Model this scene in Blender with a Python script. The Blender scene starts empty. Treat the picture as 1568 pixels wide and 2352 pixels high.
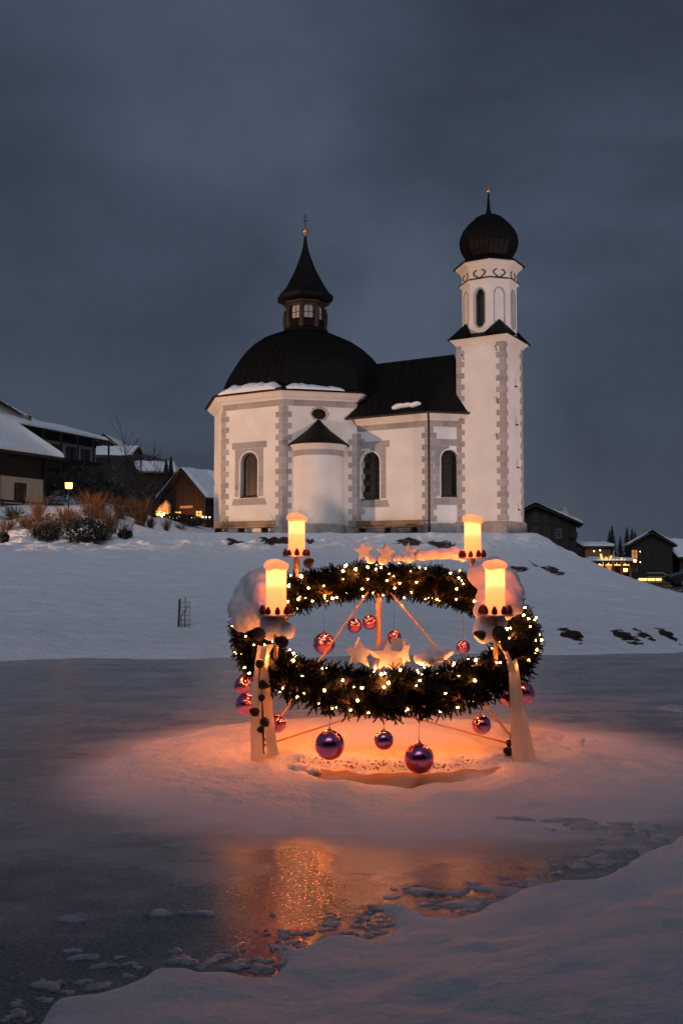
import bpy, math, random
import numpy as np
from mathutils import Vector, Matrix
from mathutils.geometry import tessellate_polygon

random.seed(7); RNG = np.random.default_rng(11)
S = bpy.context.scene
COL = S.collection
R = math.radians

# ------------------------------------------------------------------ camera
FPX, CX, CY, HCAM = 2128.0, 784.0, 1176.0, 2.0        # measured in a 1568 x 2352 view of the photograph
TH = math.atan(105 / FPX)
cam = bpy.data.cameras.new('camera'); camo = bpy.data.objects.new('camera', cam); COL.objects.link(camo)
cam.sensor_fit = 'VERTICAL'; cam.sensor_height = 36.0; cam.lens = 36.0 * FPX / 2352.0
cam.clip_start = 0.05; cam.clip_end = 3000
camo.location = (0, 0, HCAM); camo.rotation_euler = (math.pi / 2 + TH, 0, 0)
S.camera = camo

# ------------------------------------------------------------------ sky
W = bpy.data.worlds.new('World'); S.world = W; W.use_nodes = True
nt = W.node_tree; nt.nodes.clear()
def wn(t, **k):
    n = nt.nodes.new(t)
    for a, b in k.items(): setattr(n, a, b)
    return n
sky = wn('ShaderNodeTexSky', sky_type='NISHITA', sun_disc=False)
sky.sun_elevation = R(2.0); sky.sun_rotation = R(190); sky.altitude = 1200; sky.dust_density = 2.0
tc = wn('ShaderNodeTexCoord')
mp = wn('ShaderNodeMapping'); mp.inputs['Scale'].default_value = (1.0, 1.0, 1.7); mp.inputs['Rotation'].default_value = (0, R(-20), R(25)); mp.inputs['Location'].default_value = (.35, .1, .62)
n1 = wn('ShaderNodeTexNoise'); n1.inputs['Scale'].default_value = 1.45; n1.inputs['Detail'].default_value = 6; n1.inputs['Roughness'].default_value = .5; n1.inputs['Distortion'].default_value = .5
ramp = wn('ShaderNodeValToRGB')
ramp.color_ramp.elements[0].position = .34; ramp.color_ramp.elements[0].color = (.0135, .019, .035, 1)
ramp.color_ramp.elements[1].position = .68; ramp.color_ramp.elements[1].color = (.073, .093, .136, 1)
mixs = wn('ShaderNodeMixRGB', blend_type='ADD'); mixs.inputs[0].default_value = 1.0
skm = wn('ShaderNodeMixRGB', blend_type='MULTIPLY'); skm.inputs[0].default_value = 1.0; skm.inputs[2].default_value = (.003, .003, .0035, 1)
bg = wn('ShaderNodeBackground'); bg.inputs['Strength'].default_value = 1.0
wo = wn('ShaderNodeOutputWorld')
L_ = nt.links.new
L_(tc.outputs['Generated'], mp.inputs['Vector']); L_(mp.outputs[0], n1.inputs['Vector']); L_(n1.outputs['Fac'], ramp.inputs[0])
L_(sky.outputs[0], skm.inputs[1]); L_(ramp.outputs[0], mixs.inputs[1]); L_(skm.outputs[0], mixs.inputs[2])
L_(mixs.outputs[0], bg.inputs['Color']); L_(bg.outputs[0], wo.inputs[0])

# ------------------------------------------------------------------ last daylight through the clouds, from behind the camera
sun = bpy.data.lights.new('sun', 'SUN'); sun.energy = 0.82; sun.angle = R(46); sun.color = (.78, .85, 1.0)
suno = bpy.data.objects.new('sun', sun); COL.objects.link(suno)
suno.rotation_euler = (R(50), 0, R(-8))
S.view_settings.view_transform = 'Standard'; S.view_settings.look = 'None'
S.view_settings.exposure = 0.0; S.view_settings.gamma = 1.0; S.view_settings.use_curve_mapping = False
cy = S.cycles
cy.use_denoising = True; cy.max_bounces = 6; cy.diffuse_bounces = 3; cy.glossy_bounces = 4; cy.transmission_bounces = 4; cy.transparent_max_bounces = 6
cy.caustics_reflective = False; cy.caustics_refractive = False; cy.sample_clamp_indirect = 4.0; cy.use_light_tree = True

# ------------------------------------------------------------------ pixel helpers (view of 1568 x 2352)
def ray(u, v):
    a = (u - CX) / FPX; b = (CY - v) / FPX
    return np.array([a, math.cos(TH) - b * math.sin(TH), math.sin(TH) + b * math.cos(TH)])
def P(u, v, y):
    d = ray(u, v); return np.array([0, 0, HCAM]) + d * (y / d[1])
def proj_u(p):
    x, y, z = p[0], p[1], p[2] - HCAM
    return CX + FPX * x / (y * math.cos(TH) + z * math.sin(TH))
def HZ(p, v):
    k = (CY - v) / FPX; c, s = math.cos(TH), math.sin(TH)
    return HCAM + p[1] * (k * c + s) / (c - k * s)
def solve_t(p, d, u, z=6.0, lo=-20., hi=20.):
    for _ in range(50):
        m = (lo + hi) / 2; q = np.array(p) + m * np.array(d)
        if proj_u((q[0], q[1], z)) < u: lo = m
        else: hi = m
    return lo
def direc(deg): return np.array([math.cos(R(deg)), math.sin(R(deg))])

# ------------------------------------------------------------------ noise
def _hash(ix, iy, seed):
    h = (ix.astype(np.int64) * 374761393 + iy.astype(np.int64) * 668265263 + seed * 974711) & 0x7fffffff
    h = ((h ^ (h >> 13)) * 1274126177) & 0x7fffffff
    return ((h ^ (h >> 16)) & 0xffff) / 65535.0
def vnoise(x, y, seed=0):
    ix = np.floor(x); iy = np.floor(y); fx = x - ix; fy = y - iy
    fx = fx * fx * (3 - 2 * fx); fy = fy * fy * (3 - 2 * fy)
    a = _hash(ix, iy, seed); b = _hash(ix + 1, iy, seed); c = _hash(ix, iy + 1, seed); d = _hash(ix + 1, iy + 1, seed)
    return (a * (1 - fx) + b * fx) * (1 - fy) + (c * (1 - fx) + d * fx) * fy - .5
def fbm(x, y, seed=0, oct=4):
    t = 0; a = 1.0
    for o in range(oct):
        t = t + a * vnoise(x * 2 ** o + 17.3 * o, y * 2 ** o - 9.1 * o, seed + o); a *= .5
    return t
def sst(x, a, b):
    t = np.clip((x - a) / (b - a), 0, 1); return t * t * (3 - 2 * t)

# ------------------------------------------------------------------ materials
def mat(name, color, rough=.7, metal=0.0, noise=None, bump=None, emit=None, estr=0, spec=None, sss=None, alpha=None, coords='Object'):
    """noise = (scale, second colour, contrast); bump = (scale, strength, distance)"""
    m = bpy.data.materials.new(name); m.use_nodes = True
    t = m.node_tree; b = t.nodes['Principled BSDF']
    b.inputs['Base Color'].default_value = (*color, 1); b.inputs['Roughness'].default_value = rough; b.inputs['Metallic'].default_value = metal
    if spec is not None: b.inputs['Specular IOR Level'].default_value = spec
    if emit: b.inputs['Emission Color'].default_value = (*emit, 1); b.inputs['Emission Strength'].default_value = estr
    if sss: b.inputs['Subsurface Weight'].default_value = sss[0]; b.inputs['Subsurface Radius'].default_value = sss[1]
    c = t.nodes.new('ShaderNodeTexCoord')
    if noise:
        n = t.nodes.new('ShaderNodeTexNoise'); n.inputs['Detail'].default_value = 6; n.inputs['Scale'].default_value = noise[0]
        rp = t.nodes.new('ShaderNodeValToRGB'); k = noise[2]
        rp.color_ramp.elements[0].position = .5 - k; rp.color_ramp.elements[0].color = (*color, 1)
        rp.color_ramp.elements[1].position = .5 + k; rp.color_ramp.elements[1].color = (*noise[1], 1)
        t.links.new(c.outputs[coords], n.inputs['Vector']); t.links.new(n.outputs['Fac'], rp.inputs[0]); t.links.new(rp.outputs[0], b.inputs['Base Color'])
    if bump:
        n = t.nodes.new('ShaderNodeTexNoise'); n.inputs['Detail'].default_value = 5; n.inputs['Scale'].default_value = bump[0]
        bp = t.nodes.new('ShaderNodeBump'); bp.inputs['Strength'].default_value = bump[1]; bp.inputs['Distance'].default_value = bump[2]
        t.links.new(c.outputs[coords], n.inputs['Vector']); t.links.new(n.outputs['Fac'], bp.inputs['Height']); t.links.new(bp.outputs[0], b.inputs['Normal'])
    return m
def emitter(name, color, strength):
    m = bpy.data.materials.new(name); m.use_nodes = True; t = m.node_tree; t.nodes.clear()
    e = t.nodes.new('ShaderNodeEmission'); e.inputs[0].default_value = (*color, 1); e.inputs[1].default_value = strength
    o = t.nodes.new('ShaderNodeOutputMaterial'); t.links.new(e.outputs[0], o.inputs[0]); return m

M = {}
def snow_material(name, bare=False, bscale=4.5, bcol=(.030, .018, .011)):
    m = mat(name, (.80, .82, .86), .65, noise=(1.3, (.86, .87, .89), .25), spec=.25)
    t = m.node_tree; b = t.nodes['Principled BSDF']; N = t.nodes.new; l = t.links.new
    c = N('ShaderNodeTexCoord')
    a1 = N('ShaderNodeTexNoise'); a1.inputs['Scale'].default_value = 3.5; a1.inputs['Detail'].default_value = 7; a1.inputs['Roughness'].default_value = .6
    a2 = N('ShaderNodeTexNoise'); a2.inputs['Scale'].default_value = 60; a2.inputs['Detail'].default_value = 3
    l(c.outputs['Object'], a1.inputs[0]); l(c.outputs['Object'], a2.inputs[0])
    b1 = N('ShaderNodeBump'); b1.inputs['Strength'].default_value = .8; b1.inputs['Distance'].default_value = .14
    b2 = N('ShaderNodeBump'); b2.inputs['Strength'].default_value = .35; b2.inputs['Distance'].default_value = .01
    l(a1.outputs['Fac'], b1.inputs['Height']); l(a2.outputs['Fac'], b2.inputs['Height']); l(b1.outputs[0], b2.inputs['Normal']); l(b2.outputs[0], b.inputs['Normal'])
    if bare:
        at = N('ShaderNodeAttribute'); at.attribute_name = 'bare'
        nn = N('ShaderNodeTexNoise'); nn.inputs['Scale'].default_value = bscale; nn.inputs['Detail'].default_value = 8; nn.inputs['Roughness'].default_value = .62
        l(c.outputs['Object'], nn.inputs[0])
        nm = N('ShaderNodeMath'); nm.operation = 'MULTIPLY_ADD'; l(nn.outputs['Fac'], nm.inputs[0]); nm.inputs[1].default_value = 2.2; nm.inputs[2].default_value = -.6
        ad = N('ShaderNodeMath'); ad.operation = 'ADD'; l(at.outputs['Fac'], ad.inputs[0]); l(nm.outputs[0], ad.inputs[1])
        rp = N('ShaderNodeValToRGB'); rp.color_ramp.elements[0].position = .97; rp.color_ramp.elements[1].position = 1.02
        rp.color_ramp.elements[0].color = (0, 0, 0, 1); rp.color_ramp.elements[1].color = (1, 1, 1, 1)
        l(ad.outputs[0], rp.inputs[0])
        mx = N('ShaderNodeMixRGB'); old = b.inputs['Base Color'].links[0].from_socket
        l(rp.outputs[0], mx.inputs[0]); l(old, mx.inputs[1]); mx.inputs[2].default_value = (*bcol, 1)
        l(mx.outputs[0], b.inputs['Base Color'])
    return m
M['snow'] = snow_material('snow')
M['snow_hill'] = snow_material('snow_on_hill', True)
M['snow_grit'] = snow_material('snow_with_grit', True, 30, (.11, .055, .022))
M['snow_soft'] = mat('packed_snow', (.82, .83, .86), .6, bump=(30, .5, .012), sss=(.25, (.06, .035, .02)), spec=.2)
M['plaster'] = mat('lime_plaster', (.65, .62, .58), .85, noise=(.7, (.79, .77, .73), .22), bump=(7, .45, .02))
M['greyblock'] = mat('grey_painted_block', (.30, .285, .285), .85, noise=(6, (.37, .355, .35), .2), bump=(30, .15, .005))
GREYS = [M['greyblock']] + [mat('grey_painted_block_%s' % n_, c1, .85, noise=(5, c2, .2), bump=(25, .2, .006)) for n_, c1, c2 in (('dark', (.25, .24, .24), (.33, .32, .315)), ('pale', (.34, .325, .32), (.42, .40, .39)), ('warm', (.31, .285, .27), (.38, .35, .33)))]
M['plinth'] = mat('plinth_stone', (.24, .20, .18), .8, noise=(2.2, (.42, .38, .35), .2), bump=(8, .4, .02))
M['copper'] = mat('dark_roof_metal', (.0032, .003, .0033), .55, noise=(1.6, (.0065, .0052, .005), .25), bump=(5, .12, .02), spec=.12)
M['copper_seam'] = mat('dark_seam_metal', (.003, .003, .0033), .6, noise=(4, (.005, .004, .004), .2), spec=.1)
M['darkwood'] = mat('dark_wood', (.012, .008, .006), .7, noise=(5, (.024, .015, .010), .2), bump=(14, .3, .02))
M['wood'] = mat('weathered_wood', (.075, .036, .017), .65, noise=(6, (.13, .065, .032), .2), bump=(20, .3, .01))
M['benchwood'] = mat('bench_wood', (.16, .09, .045), .55, noise=(7, (.24, .14, .07), .2), bump=(25, .25, .006))
M['palewood'] = mat('pale_timber', (.46, .30, .16), .6, noise=(9, (.56, .38, .22), .25), bump=(30, .25, .004))
M['whitewood'] = mat('white_painted_wood', (.70, .67, .64), .6, noise=(5, (.78, .76, .74), .25), bump=(30, .2, .003))
M['gold'] = mat('gilt_copper', (.75, .40, .09), .28, metal=1.0, bump=(20, .1, .01))
M['iron'] = mat('black_iron', (.02, .02, .022), .5, metal=.6)
M['glass_dark'] = mat('dark_leaded_glass', (.010, .009, .009), .18, noise=(14, (.030, .024, .017), .15), spec=.6)
M['curtain'] = mat('pale_blind', (.36, .33, .31), .8, noise=(9, (.46, .43, .40), .2))
M['opening'] = mat('opening_shade', (.012, .011, .011), .8, noise=(12, (.02, .018, .016), .2))  # near-black sheet colour standing in for shade inside the open belfry
M['needle'] = mat('fir_needles', (.003, .0075, .003), .65, noise=(7, (.0085, .0145, .005), .2), spec=.05)
M['core'] = mat('wreath_core', (.010, .012, .007), .9, noise=(9, (.02, .018, .010), .2))
M['cone'] = mat('pine_cone', (.075, .026, .020), .7, noise=(25, (.13, .05, .035), .2))
M['cone_dark'] = mat('dark_pine_cone', (.030, .018, .014), .75, noise=(25, (.05, .03, .022), .2))
M['cloth'] = None
M['bauble'] = mat('mauve_mirror_ball', (.86, .30, .50), .20, metal=1.0, bump=(3, .02, .01))
M['bauble_big'] = mat('violet_mirror_ball', (.82, .26, .46), .22, metal=1.0, bump=(3, .02, .01))
M['cap'] = mat('bauble_cap', (.6, .35, .3), .3, metal=1.0, bump=(60, .3, .003))
M['thread'] = mat('thread', (.05, .05, .06), .7, noise=(30, (.08, .08, .09), .2))
M['plate'] = mat('metal_plate', (.35, .33, .32), .4, metal=.7, noise=(10, (.45, .43, .41), .2))
M['pole'] = mat('varnished_pole', (.48, .27, .10), .32, noise=(14, (.60, .36, .15), .2), bump=(40, .3, .004))
M['bulb'] = emitter('warm_bulb', (1.0, .30, .05), 110.0)
M['bulb_under'] = emitter('strong_warm_bulb', (1.0, .205, .024), 950.0)
M['bulb_top'] = emitter('medium_warm_bulb', (1.0, .28, .07), 430.0)
M['street_light'] = emitter('street_lamp_glass', (1.0, .30, .055), 14.0)
M['window_glow'] = emitter('lit_window', (1.0, .40, .10), 1.9)
M['window_glow_dim'] = emitter('dimly_lit_window', (1.0, .40, .12), .55)
M['sign_glow'] = emitter('sign_neon', (1.0, .62, .12), 1.35)
M['sign_white'] = emitter('sign_white', (.75, .85, .95), .55)
M['fire'] = emitter('bowl_fire', (1.0, .33, .06), 160.0)
M['flame'] = emitter('small_flame', (1.0, .70, .30), 9.0)
M['strip_glow'] = emitter('light_strip', (1.0, .68, .22), 1.7)
M['stucco'] = mat('beige_stucco', (.52, .42, .31), .85, noise=(2, (.60, .50, .38), .2), bump=(12, .2, .01))
M['stone'] = mat('rubble_stone', (.16, .12, .10), .85, noise=(2.5, (.26, .21, .18), .15), bump=(4, .8, .06))
M['earth'] = mat('frozen_earth', (.020, .012, .008), .95, noise=(6, (.040, .024, .015), .2), bump=(9, .8, .04))
M['twig'] = mat('bare_twig', (.085, .045, .022), .8, noise=(3, (.14, .075, .032), .25))
M['willow'] = mat('willow_twig', (.13, .068, .024), .7, noise=(3, (.20, .10, .034), .25))
M['darktwig'] = mat('dark_twig', (.030, .020, .016), .8, noise=(4, (.05, .032, .024), .2))
M['conifer'] = mat('conifer_foliage', (.012, .017, .013), .8, noise=(2, (.028, .034, .022), .2))
M['bark'] = mat('bark', (.04, .028, .02), .9, noise=(8, (.07, .05, .035), .2), bump=(12, .6, .03))
M['winglass'] = mat('window_glass', (.03, .035, .04), .15, noise=(6, (.05, .05, .055), .2), spec=.6)
M['shutterwood'] = mat('dark_boards', (.022, .013, .008), .75, noise=(4, (.040, .022, .013), .2), bump=(14, .3, .02))
M['orangewood'] = mat('new_larch', (.26, .11, .04), .6, noise=(5, (.34, .16, .06), .2), bump=(18, .2, .01))
M['carpaint'] = mat('car_paint', (.02, .022, .026), .25, metal=.3, noise=(3, (.03, .032, .036), .2))
M['rubber'] = mat('rubber', (.015, .015, .015), .8, noise=(20, (.02, .02, .02), .2))
M['terrace'] = mat('terrace_stone', (.20, .16, .12), .8, noise=(3, (.28, .22, .16), .2))

def cloth_material():
    m = mat('cream_cloth', (.82, .77, .68), .85, noise=(2, (.85, .80, .72), .3), bump=(60, .2, .003))
    t = m.node_tree; b = t.nodes['Principled BSDF']; o = t.nodes['Material Output']
    tr = t.nodes.new('ShaderNodeBsdfTranslucent'); tr.inputs[0].default_value = (.85, .74, .58, 1)
    mx = t.nodes.new('ShaderNodeMixShader'); mx.inputs[0].default_value = .5
    t.links.new(b.outputs[0], mx.inputs[1]); t.links.new(tr.outputs[0], mx.inputs[2]); t.links.new(mx.outputs[0], o.inputs[0]); return m
M['cloth'] = cloth_material()
def cap_material():
    m = mat('candle_snow', (.90, .88, .86), .6, bump=(25, .5, .02))
    t = m.node_tree; b = t.nodes['Principled BSDF']; o = t.nodes['Material Output']
    tr = t.nodes.new('ShaderNodeBsdfTranslucent'); tr.inputs[0].default_value = (.95, .90, .84, 1)
    mx = t.nodes.new('ShaderNodeMixShader'); mx.inputs[0].default_value = .55
    t.links.new(b.outputs[0], mx.inputs[1]); t.links.new(tr.outputs[0], mx.inputs[2]); t.links.new(mx.outputs[0], o.inputs[0]); return m
M['snowcap'] = cap_material()
def wax_material():
    m = bpy.data.materials.new('glowing_wax'); m.use_nodes = True; t = m.node_tree; b = t.nodes['Principled BSDF']
    b.inputs['Base Color'].default_value = (.50, .32, .16, 1); b.inputs['Roughness'].default_value = .45
    c = t.nodes.new('ShaderNodeTexCoord'); sp = t.nodes.new('ShaderNodeSeparateXYZ'); n = t.nodes.new('ShaderNodeTexNoise'); n.inputs['Scale'].default_value = 6
    ma = t.nodes.new('ShaderNodeMath'); ma.operation = 'MULTIPLY_ADD'; ma.inputs[1].default_value = .05
    rp = t.nodes.new('ShaderNodeValToRGB'); e = rp.color_ramp.elements
    e[0].position = .0; e[0].color = (.70, .078, .020, 1); e[1].position = .47; e[1].color = (1.0, .175, .042, 1)
    a = e.new(.20); a.color = (.75, .092, .025, 1); a = e.new(.265); a.color = (.80, .108, .029, 1); a = e.new(.33); a.color = (1.0, .185, .058, 1)
    t.links.new(c.outputs['Object'], sp.inputs[0]); t.links.new(c.outputs['Object'], n.inputs[0])
    t.links.new(n.outputs['Fac'], ma.inputs[0]); t.links.new(sp.outputs['Z'], ma.inputs[2]); t.links.new(ma.outputs[0], rp.inputs[0])
    t.links.new(rp.outputs[0], b.inputs['Emission Color']); b.inputs['Emission Strength'].default_value = 5.8
    return m
M['wax'] = wax_material()
def ice_material():
    m = mat('lake_ice', (.05, .06, .075), .3, spec=.5)
    t = m.node_tree; b = t.nodes['Principled BSDF']; N = t.nodes.new; l = t.links.new
    c = N('ShaderNodeTexCoord')
    mpn = N('ShaderNodeMapping'); mpn.inputs['Scale'].default_value = (1, 2.2, 1); l(c.outputs['Object'], mpn.inputs[0])
    f = N('ShaderNodeTexNoise'); f.inputs['Scale'].default_value = .7; f.inputs['Detail'].default_value = 11; f.inputs['Roughness'].default_value = .72; l(mpn.outputs[0], f.inputs[0])
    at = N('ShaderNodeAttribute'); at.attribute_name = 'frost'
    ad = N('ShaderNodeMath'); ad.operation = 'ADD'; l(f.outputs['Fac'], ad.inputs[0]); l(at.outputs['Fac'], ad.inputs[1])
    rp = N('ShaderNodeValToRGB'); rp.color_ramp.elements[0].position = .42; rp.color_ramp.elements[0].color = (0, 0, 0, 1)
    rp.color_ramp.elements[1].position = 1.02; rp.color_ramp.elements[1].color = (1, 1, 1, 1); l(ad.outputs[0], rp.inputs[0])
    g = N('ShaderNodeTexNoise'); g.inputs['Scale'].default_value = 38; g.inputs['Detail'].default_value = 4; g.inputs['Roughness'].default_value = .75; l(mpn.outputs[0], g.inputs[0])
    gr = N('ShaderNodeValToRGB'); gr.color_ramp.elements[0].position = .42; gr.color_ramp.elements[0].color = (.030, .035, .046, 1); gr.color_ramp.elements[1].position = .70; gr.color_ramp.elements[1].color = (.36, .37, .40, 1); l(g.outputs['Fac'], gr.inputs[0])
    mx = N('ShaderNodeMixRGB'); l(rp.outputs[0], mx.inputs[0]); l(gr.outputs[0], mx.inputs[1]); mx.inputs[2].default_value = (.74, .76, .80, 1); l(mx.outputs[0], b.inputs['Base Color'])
    rr = N('ShaderNodeMapRange'); rr.inputs['To Min'].default_value = .10; rr.inputs['To Max'].default_value = .75; l(rp.outputs[0], rr.inputs['Value']); l(rr.outputs[0], b.inputs['Roughness'])
    h = N('ShaderNodeTexNoise'); h.inputs['Scale'].default_value = 40; h.inputs['Detail'].default_value = 4; mp2 = N('ShaderNodeMapping'); mp2.inputs['Scale'].default_value = (.45, 1.5, 1); l(c.outputs['Object'], mp2.inputs[0]); l(mp2.outputs[0], h.inputs[0])
    bp = N('ShaderNodeBump'); bp.inputs['Strength'].default_value = .6; bp.inputs['Distance'].default_value = .006; l(h.outputs['Fac'], bp.inputs['Height']); l(bp.outputs[0], b.inputs['Normal'])
    return m
M['ice'] = ice_material()
M['slush'] = mat('wet_slush', (.34, .35, .38), .5, noise=(9, (.66, .68, .72), .22), bump=(30, .6, .02))
M['pool'] = mat('melt_water', (.26, .13, .04), .14, noise=(5, (.36, .19, .07), .2), bump=(18, .12, .01), spec=.5)

# ------------------------------------------------------------------ object helpers
def tag(o, label=None, cat=None, group=None, kind=None):
    if label: o['label'] = label
    if cat: o['category'] = cat
    if group: o['group'] = group
    if kind: o['kind'] = kind
    return o
def empty(name, loc, label, cat, group=None):
    o = bpy.data.objects.new(name, None); COL.objects.link(o); o.location = tuple(float(c) for c in loc); o.empty_display_size = .2
    return tag(o, label, cat, group)
def origin_of(o):
    v = Vector((0, 0, 0))
    while o is not None: v += o.location; o = o.parent
    return v
class MB:
    def __init__(s): s.v = []; s.f = []
    def add(s, vs, fs):
        k = len(s.v); s.v += [tuple(float(c) for c in p) for p in vs]; s.f += [tuple(i + k for i in f) for f in fs]; return s
    def box(s, x0, x1, y0, y1, z0, z1):
        return s.add([(x0, y0, z0), (x1, y0, z0), (x1, y1, z0), (x0, y1, z0), (x0, y0, z1), (x1, y0, z1), (x1, y1, z1), (x0, y1, z1)],
                     [(0, 3, 2, 1), (4, 5, 6, 7), (0, 1, 5, 4), (1, 2, 6, 5), (2, 3, 7, 6), (3, 0, 4, 7)])
    def obox(s, o, a, b, c):      # box from corner o with edge vectors a, b, c
        o, a, b, c = (np.array(q, float) for q in (o, a, b, c))
        return s.add([o, o + a, o + a + b, o + b, o + c, o + a + c, o + a + b + c, o + b + c],
                     [(0, 3, 2, 1), (4, 5, 6, 7), (0, 1, 5, 4), (1, 2, 6, 5), (2, 3, 7, 6), (3, 0, 4, 7)])
    def prism(s, loop, d):        # loop of 3D points extruded by d
        n = len(loop); d = np.array(d, float)
        return s.add(list(loop) + [np.array(p) + d for p in loop], [tuple(range(n - 1, -1, -1)), tuple(range(n, 2 * n))] + [(i, (i + 1) % n, n + (i + 1) % n, n + i) for i in range(n)])
    def tube(s, pts, r, n=8, cap=True):
        pts = [Vector(tuple(float(c) for c in p)) for p in pts]; m = len(pts); k = len(s.v)
        rs = [r] * m if not hasattr(r, '__len__') else r
        ref = None
        for i, p in enumerate(pts):
            t = (pts[min(i + 1, m - 1)] - pts[max(i - 1, 0)]).normalized()
            if ref is None: ref = t.orthogonal().normalized()
            ref = (ref - t * ref.dot(t)); ref = ref.normalized() if ref.length > 1e-6 else t.orthogonal().normalized()
            b = t.cross(ref)
            for j in range(n):
                a = 2 * math.pi * j / n; q = p + (ref * math.cos(a) + b * math.sin(a)) * rs[i]; s.v.append(tuple(q))
        for i in range(m - 1):
            for j in range(n): s.f.append((k + i * n + j, k + i * n + (j + 1) % n, k + (i + 1) * n + (j + 1) % n, k + (i + 1) * n + j))
        if cap: s.f.append(tuple(k + j for j in range(n - 1, -1, -1))); s.f.append(tuple(k + (m - 1) * n + j for j in range(n)))
        return s
    def lathe(s, c, prof, n=24, rot=0.0, a0=0.0, a1=2 * math.pi):
        """prof of (radius, z); n sides; full turn closed"""
        full = abs(a1 - a0 - 2 * math.pi) < 1e-6; k = len(s.v); m = n if full else n + 1
        for r_, z in prof:
            for j in range(m):
                a = rot + a0 + (a1 - a0) * j / n; s.v.append((float(c[0] + r_ * math.cos(a)), float(c[1] + r_ * math.sin(a)), float(z)))
        for i in range(len(prof) - 1):
            for j in range(n):
                j2 = (j + 1) % m if full else j + 1
                s.f.append((k + i * m + j, k + i * m + j2, k + (i + 1) * m + j2, k + (i + 1) * m + j))
        return s
    def ball(s, c, r, n=12, sx=1, sy=1, sz=1):
        k = len(s.v); m = n // 2
        for i in range(m + 1):
            t = math.pi * i / m
            for j in range(n):
                a = 2 * math.pi * j / n; s.v.append((float(c[0] + r * sx * math.sin(t) * math.cos(a)), float(c[1] + r * sy * math.sin(t) * math.sin(a)), float(c[2] + r * sz * math.cos(t))))
        for i in range(m):
            for j in range(n): s.f.append((k + i * n + j, k + (i + 1) * n + j, k + (i + 1) * n + (j + 1) % n, k + i * n + (j + 1) % n))
        return s
    def mesh(s, name, off=(0, 0, 0)):
        me = bpy.data.meshes.new(name); o = np.array(off, float)
        v = np.array(s.v, float) - o if len(s.v) else np.zeros((0, 3))
        me.from_pydata(v.tolist(), [], s.f); me.validate(); me.update(); return me
    def build(s, name, m, parent=None, smooth=False):
        off = origin_of(parent) if parent else (0, 0, 0)
        me = s.mesh(name, off); me.materials.append(m)
        if smooth: me.polygons.foreach_set('use_smooth', [True] * len(me.polygons))
        o = bpy.data.objects.new(name, me); COL.objects.link(o); o.parent = parent
        return o
def grid_object(name, X, Y, Z, m, attr=None, keep=None):
    ny, nx = X.shape; me = bpy.data.meshes.new(name)
    v = np.stack([X, Y, Z], -1).reshape(-1, 3)
    i = np.arange((ny - 1) * (nx - 1)); r_ = i // (nx - 1); c = i % (nx - 1); a = r_ * nx + c
    q = np.stack([a, a + 1, a + nx + 1, a + nx], -1)
    if keep is not None:
        kq = keep.reshape(-1)[q].any(1); q = q[kq]
    me.vertices.add(len(v)); me.vertices.foreach_set('co', v.ravel().astype(np.float32))
    me.loops.add(q.size); me.loops.foreach_set('vertex_index', q.ravel().astype(np.int32))
    me.polygons.add(len(q)); me.polygons.foreach_set('loop_start', np.arange(0, q.size, 4, dtype=np.int32)); me.polygons.foreach_set('loop_total', np.full(len(q), 4, np.int32))
    me.polygons.foreach_set('use_smooth', np.ones(len(q), bool))
    me.update(calc_edges=True); me.validate()
    if attr:
        for k, val in attr.items():
            at = me.attributes.new(k, 'FLOAT', 'POINT'); at.data.foreach_set('value', val.ravel().astype(np.float32))
    me.materials.append(m)
    o = bpy.data.objects.new(name, me); COL.objects.link(o); return o
def np_object(name, verts, faces, m, parent=None, smooth=False):
    """verts (n,3), faces (k,3) or (k,4)"""
    me = bpy.data.meshes.new(name); off = np.array(origin_of(parent)) if parent else np.zeros(3)
    verts = verts - off; w = faces.shape[1]
    me.vertices.add(len(verts)); me.vertices.foreach_set('co', verts.ravel().astype(np.float32))
    me.loops.add(faces.size); me.loops.foreach_set('vertex_index', faces.ravel().astype(np.int32))
    me.polygons.add(len(faces)); me.polygons.foreach_set('loop_start', np.arange(0, faces.size, w, dtype=np.int32)); me.polygons.foreach_set('loop_total', np.full(len(faces), w, np.int32))
    if smooth: me.polygons.foreach_set('use_smooth', np.ones(len(faces), bool))
    me.update(calc_edges=True); me.materials.append(m)
    o = bpy.data.objects.new(name, me); COL.objects.link(o); o.parent = parent; return o
def blob(name, balls, m, parent=None, voxel=.02, noise=.02, nscale=9.0, seed=0, smooth_n=4):
    """one lump of snow: overlapping balls fused into one skin"""
    mb = MB()
    for (c, r_, *sc) in balls: mb.ball(c, r_, 14, *(sc if sc else (1, 1, 1)))
    off = origin_of(parent) if parent else Vector((0, 0, 0))
    me = mb.mesh(name + '_tmp', off); o = bpy.data.objects.new(name + '_tmp', me); COL.objects.link(o)
    rm = o.modifiers.new('r', 'REMESH'); rm.mode = 'VOXEL'; rm.voxel_size = voxel
    sm = o.modifiers.new('s', 'SMOOTH'); sm.iterations = smooth_n; sm.factor = .6
    dg = bpy.context.evaluated_depsgraph_get(); ev = o.evaluated_get(dg)
    out = bpy.data.meshes.new_from_object(ev); bpy.data.objects.remove(o)
    n = len(out.vertices); co = np.zeros(n * 3, np.float32); no = np.zeros(n * 3, np.float32)
    out.vertices.foreach_get('co', co); out.vertex_normals.foreach_get('vector', no); co = co.reshape(-1, 3); no = no.reshape(-1, 3)
    d = fbm(co[:, 0] * nscale + co[:, 2] * 3.1, co[:, 1] * nscale + co[:, 2] * nscale * .8, seed, 3)
    co += no * (d * noise * 2)[:, None]
    out.vertices.foreach_set('co', co.ravel()); out.polygons.foreach_set('use_smooth', [True] * len(out.polygons)); out.update()
    out.name = name; out.materials.clear(); out.materials.append(m)
    ob = bpy.data.objects.new(name, out); COL.objects.link(ob); ob.parent = parent; return ob

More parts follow.
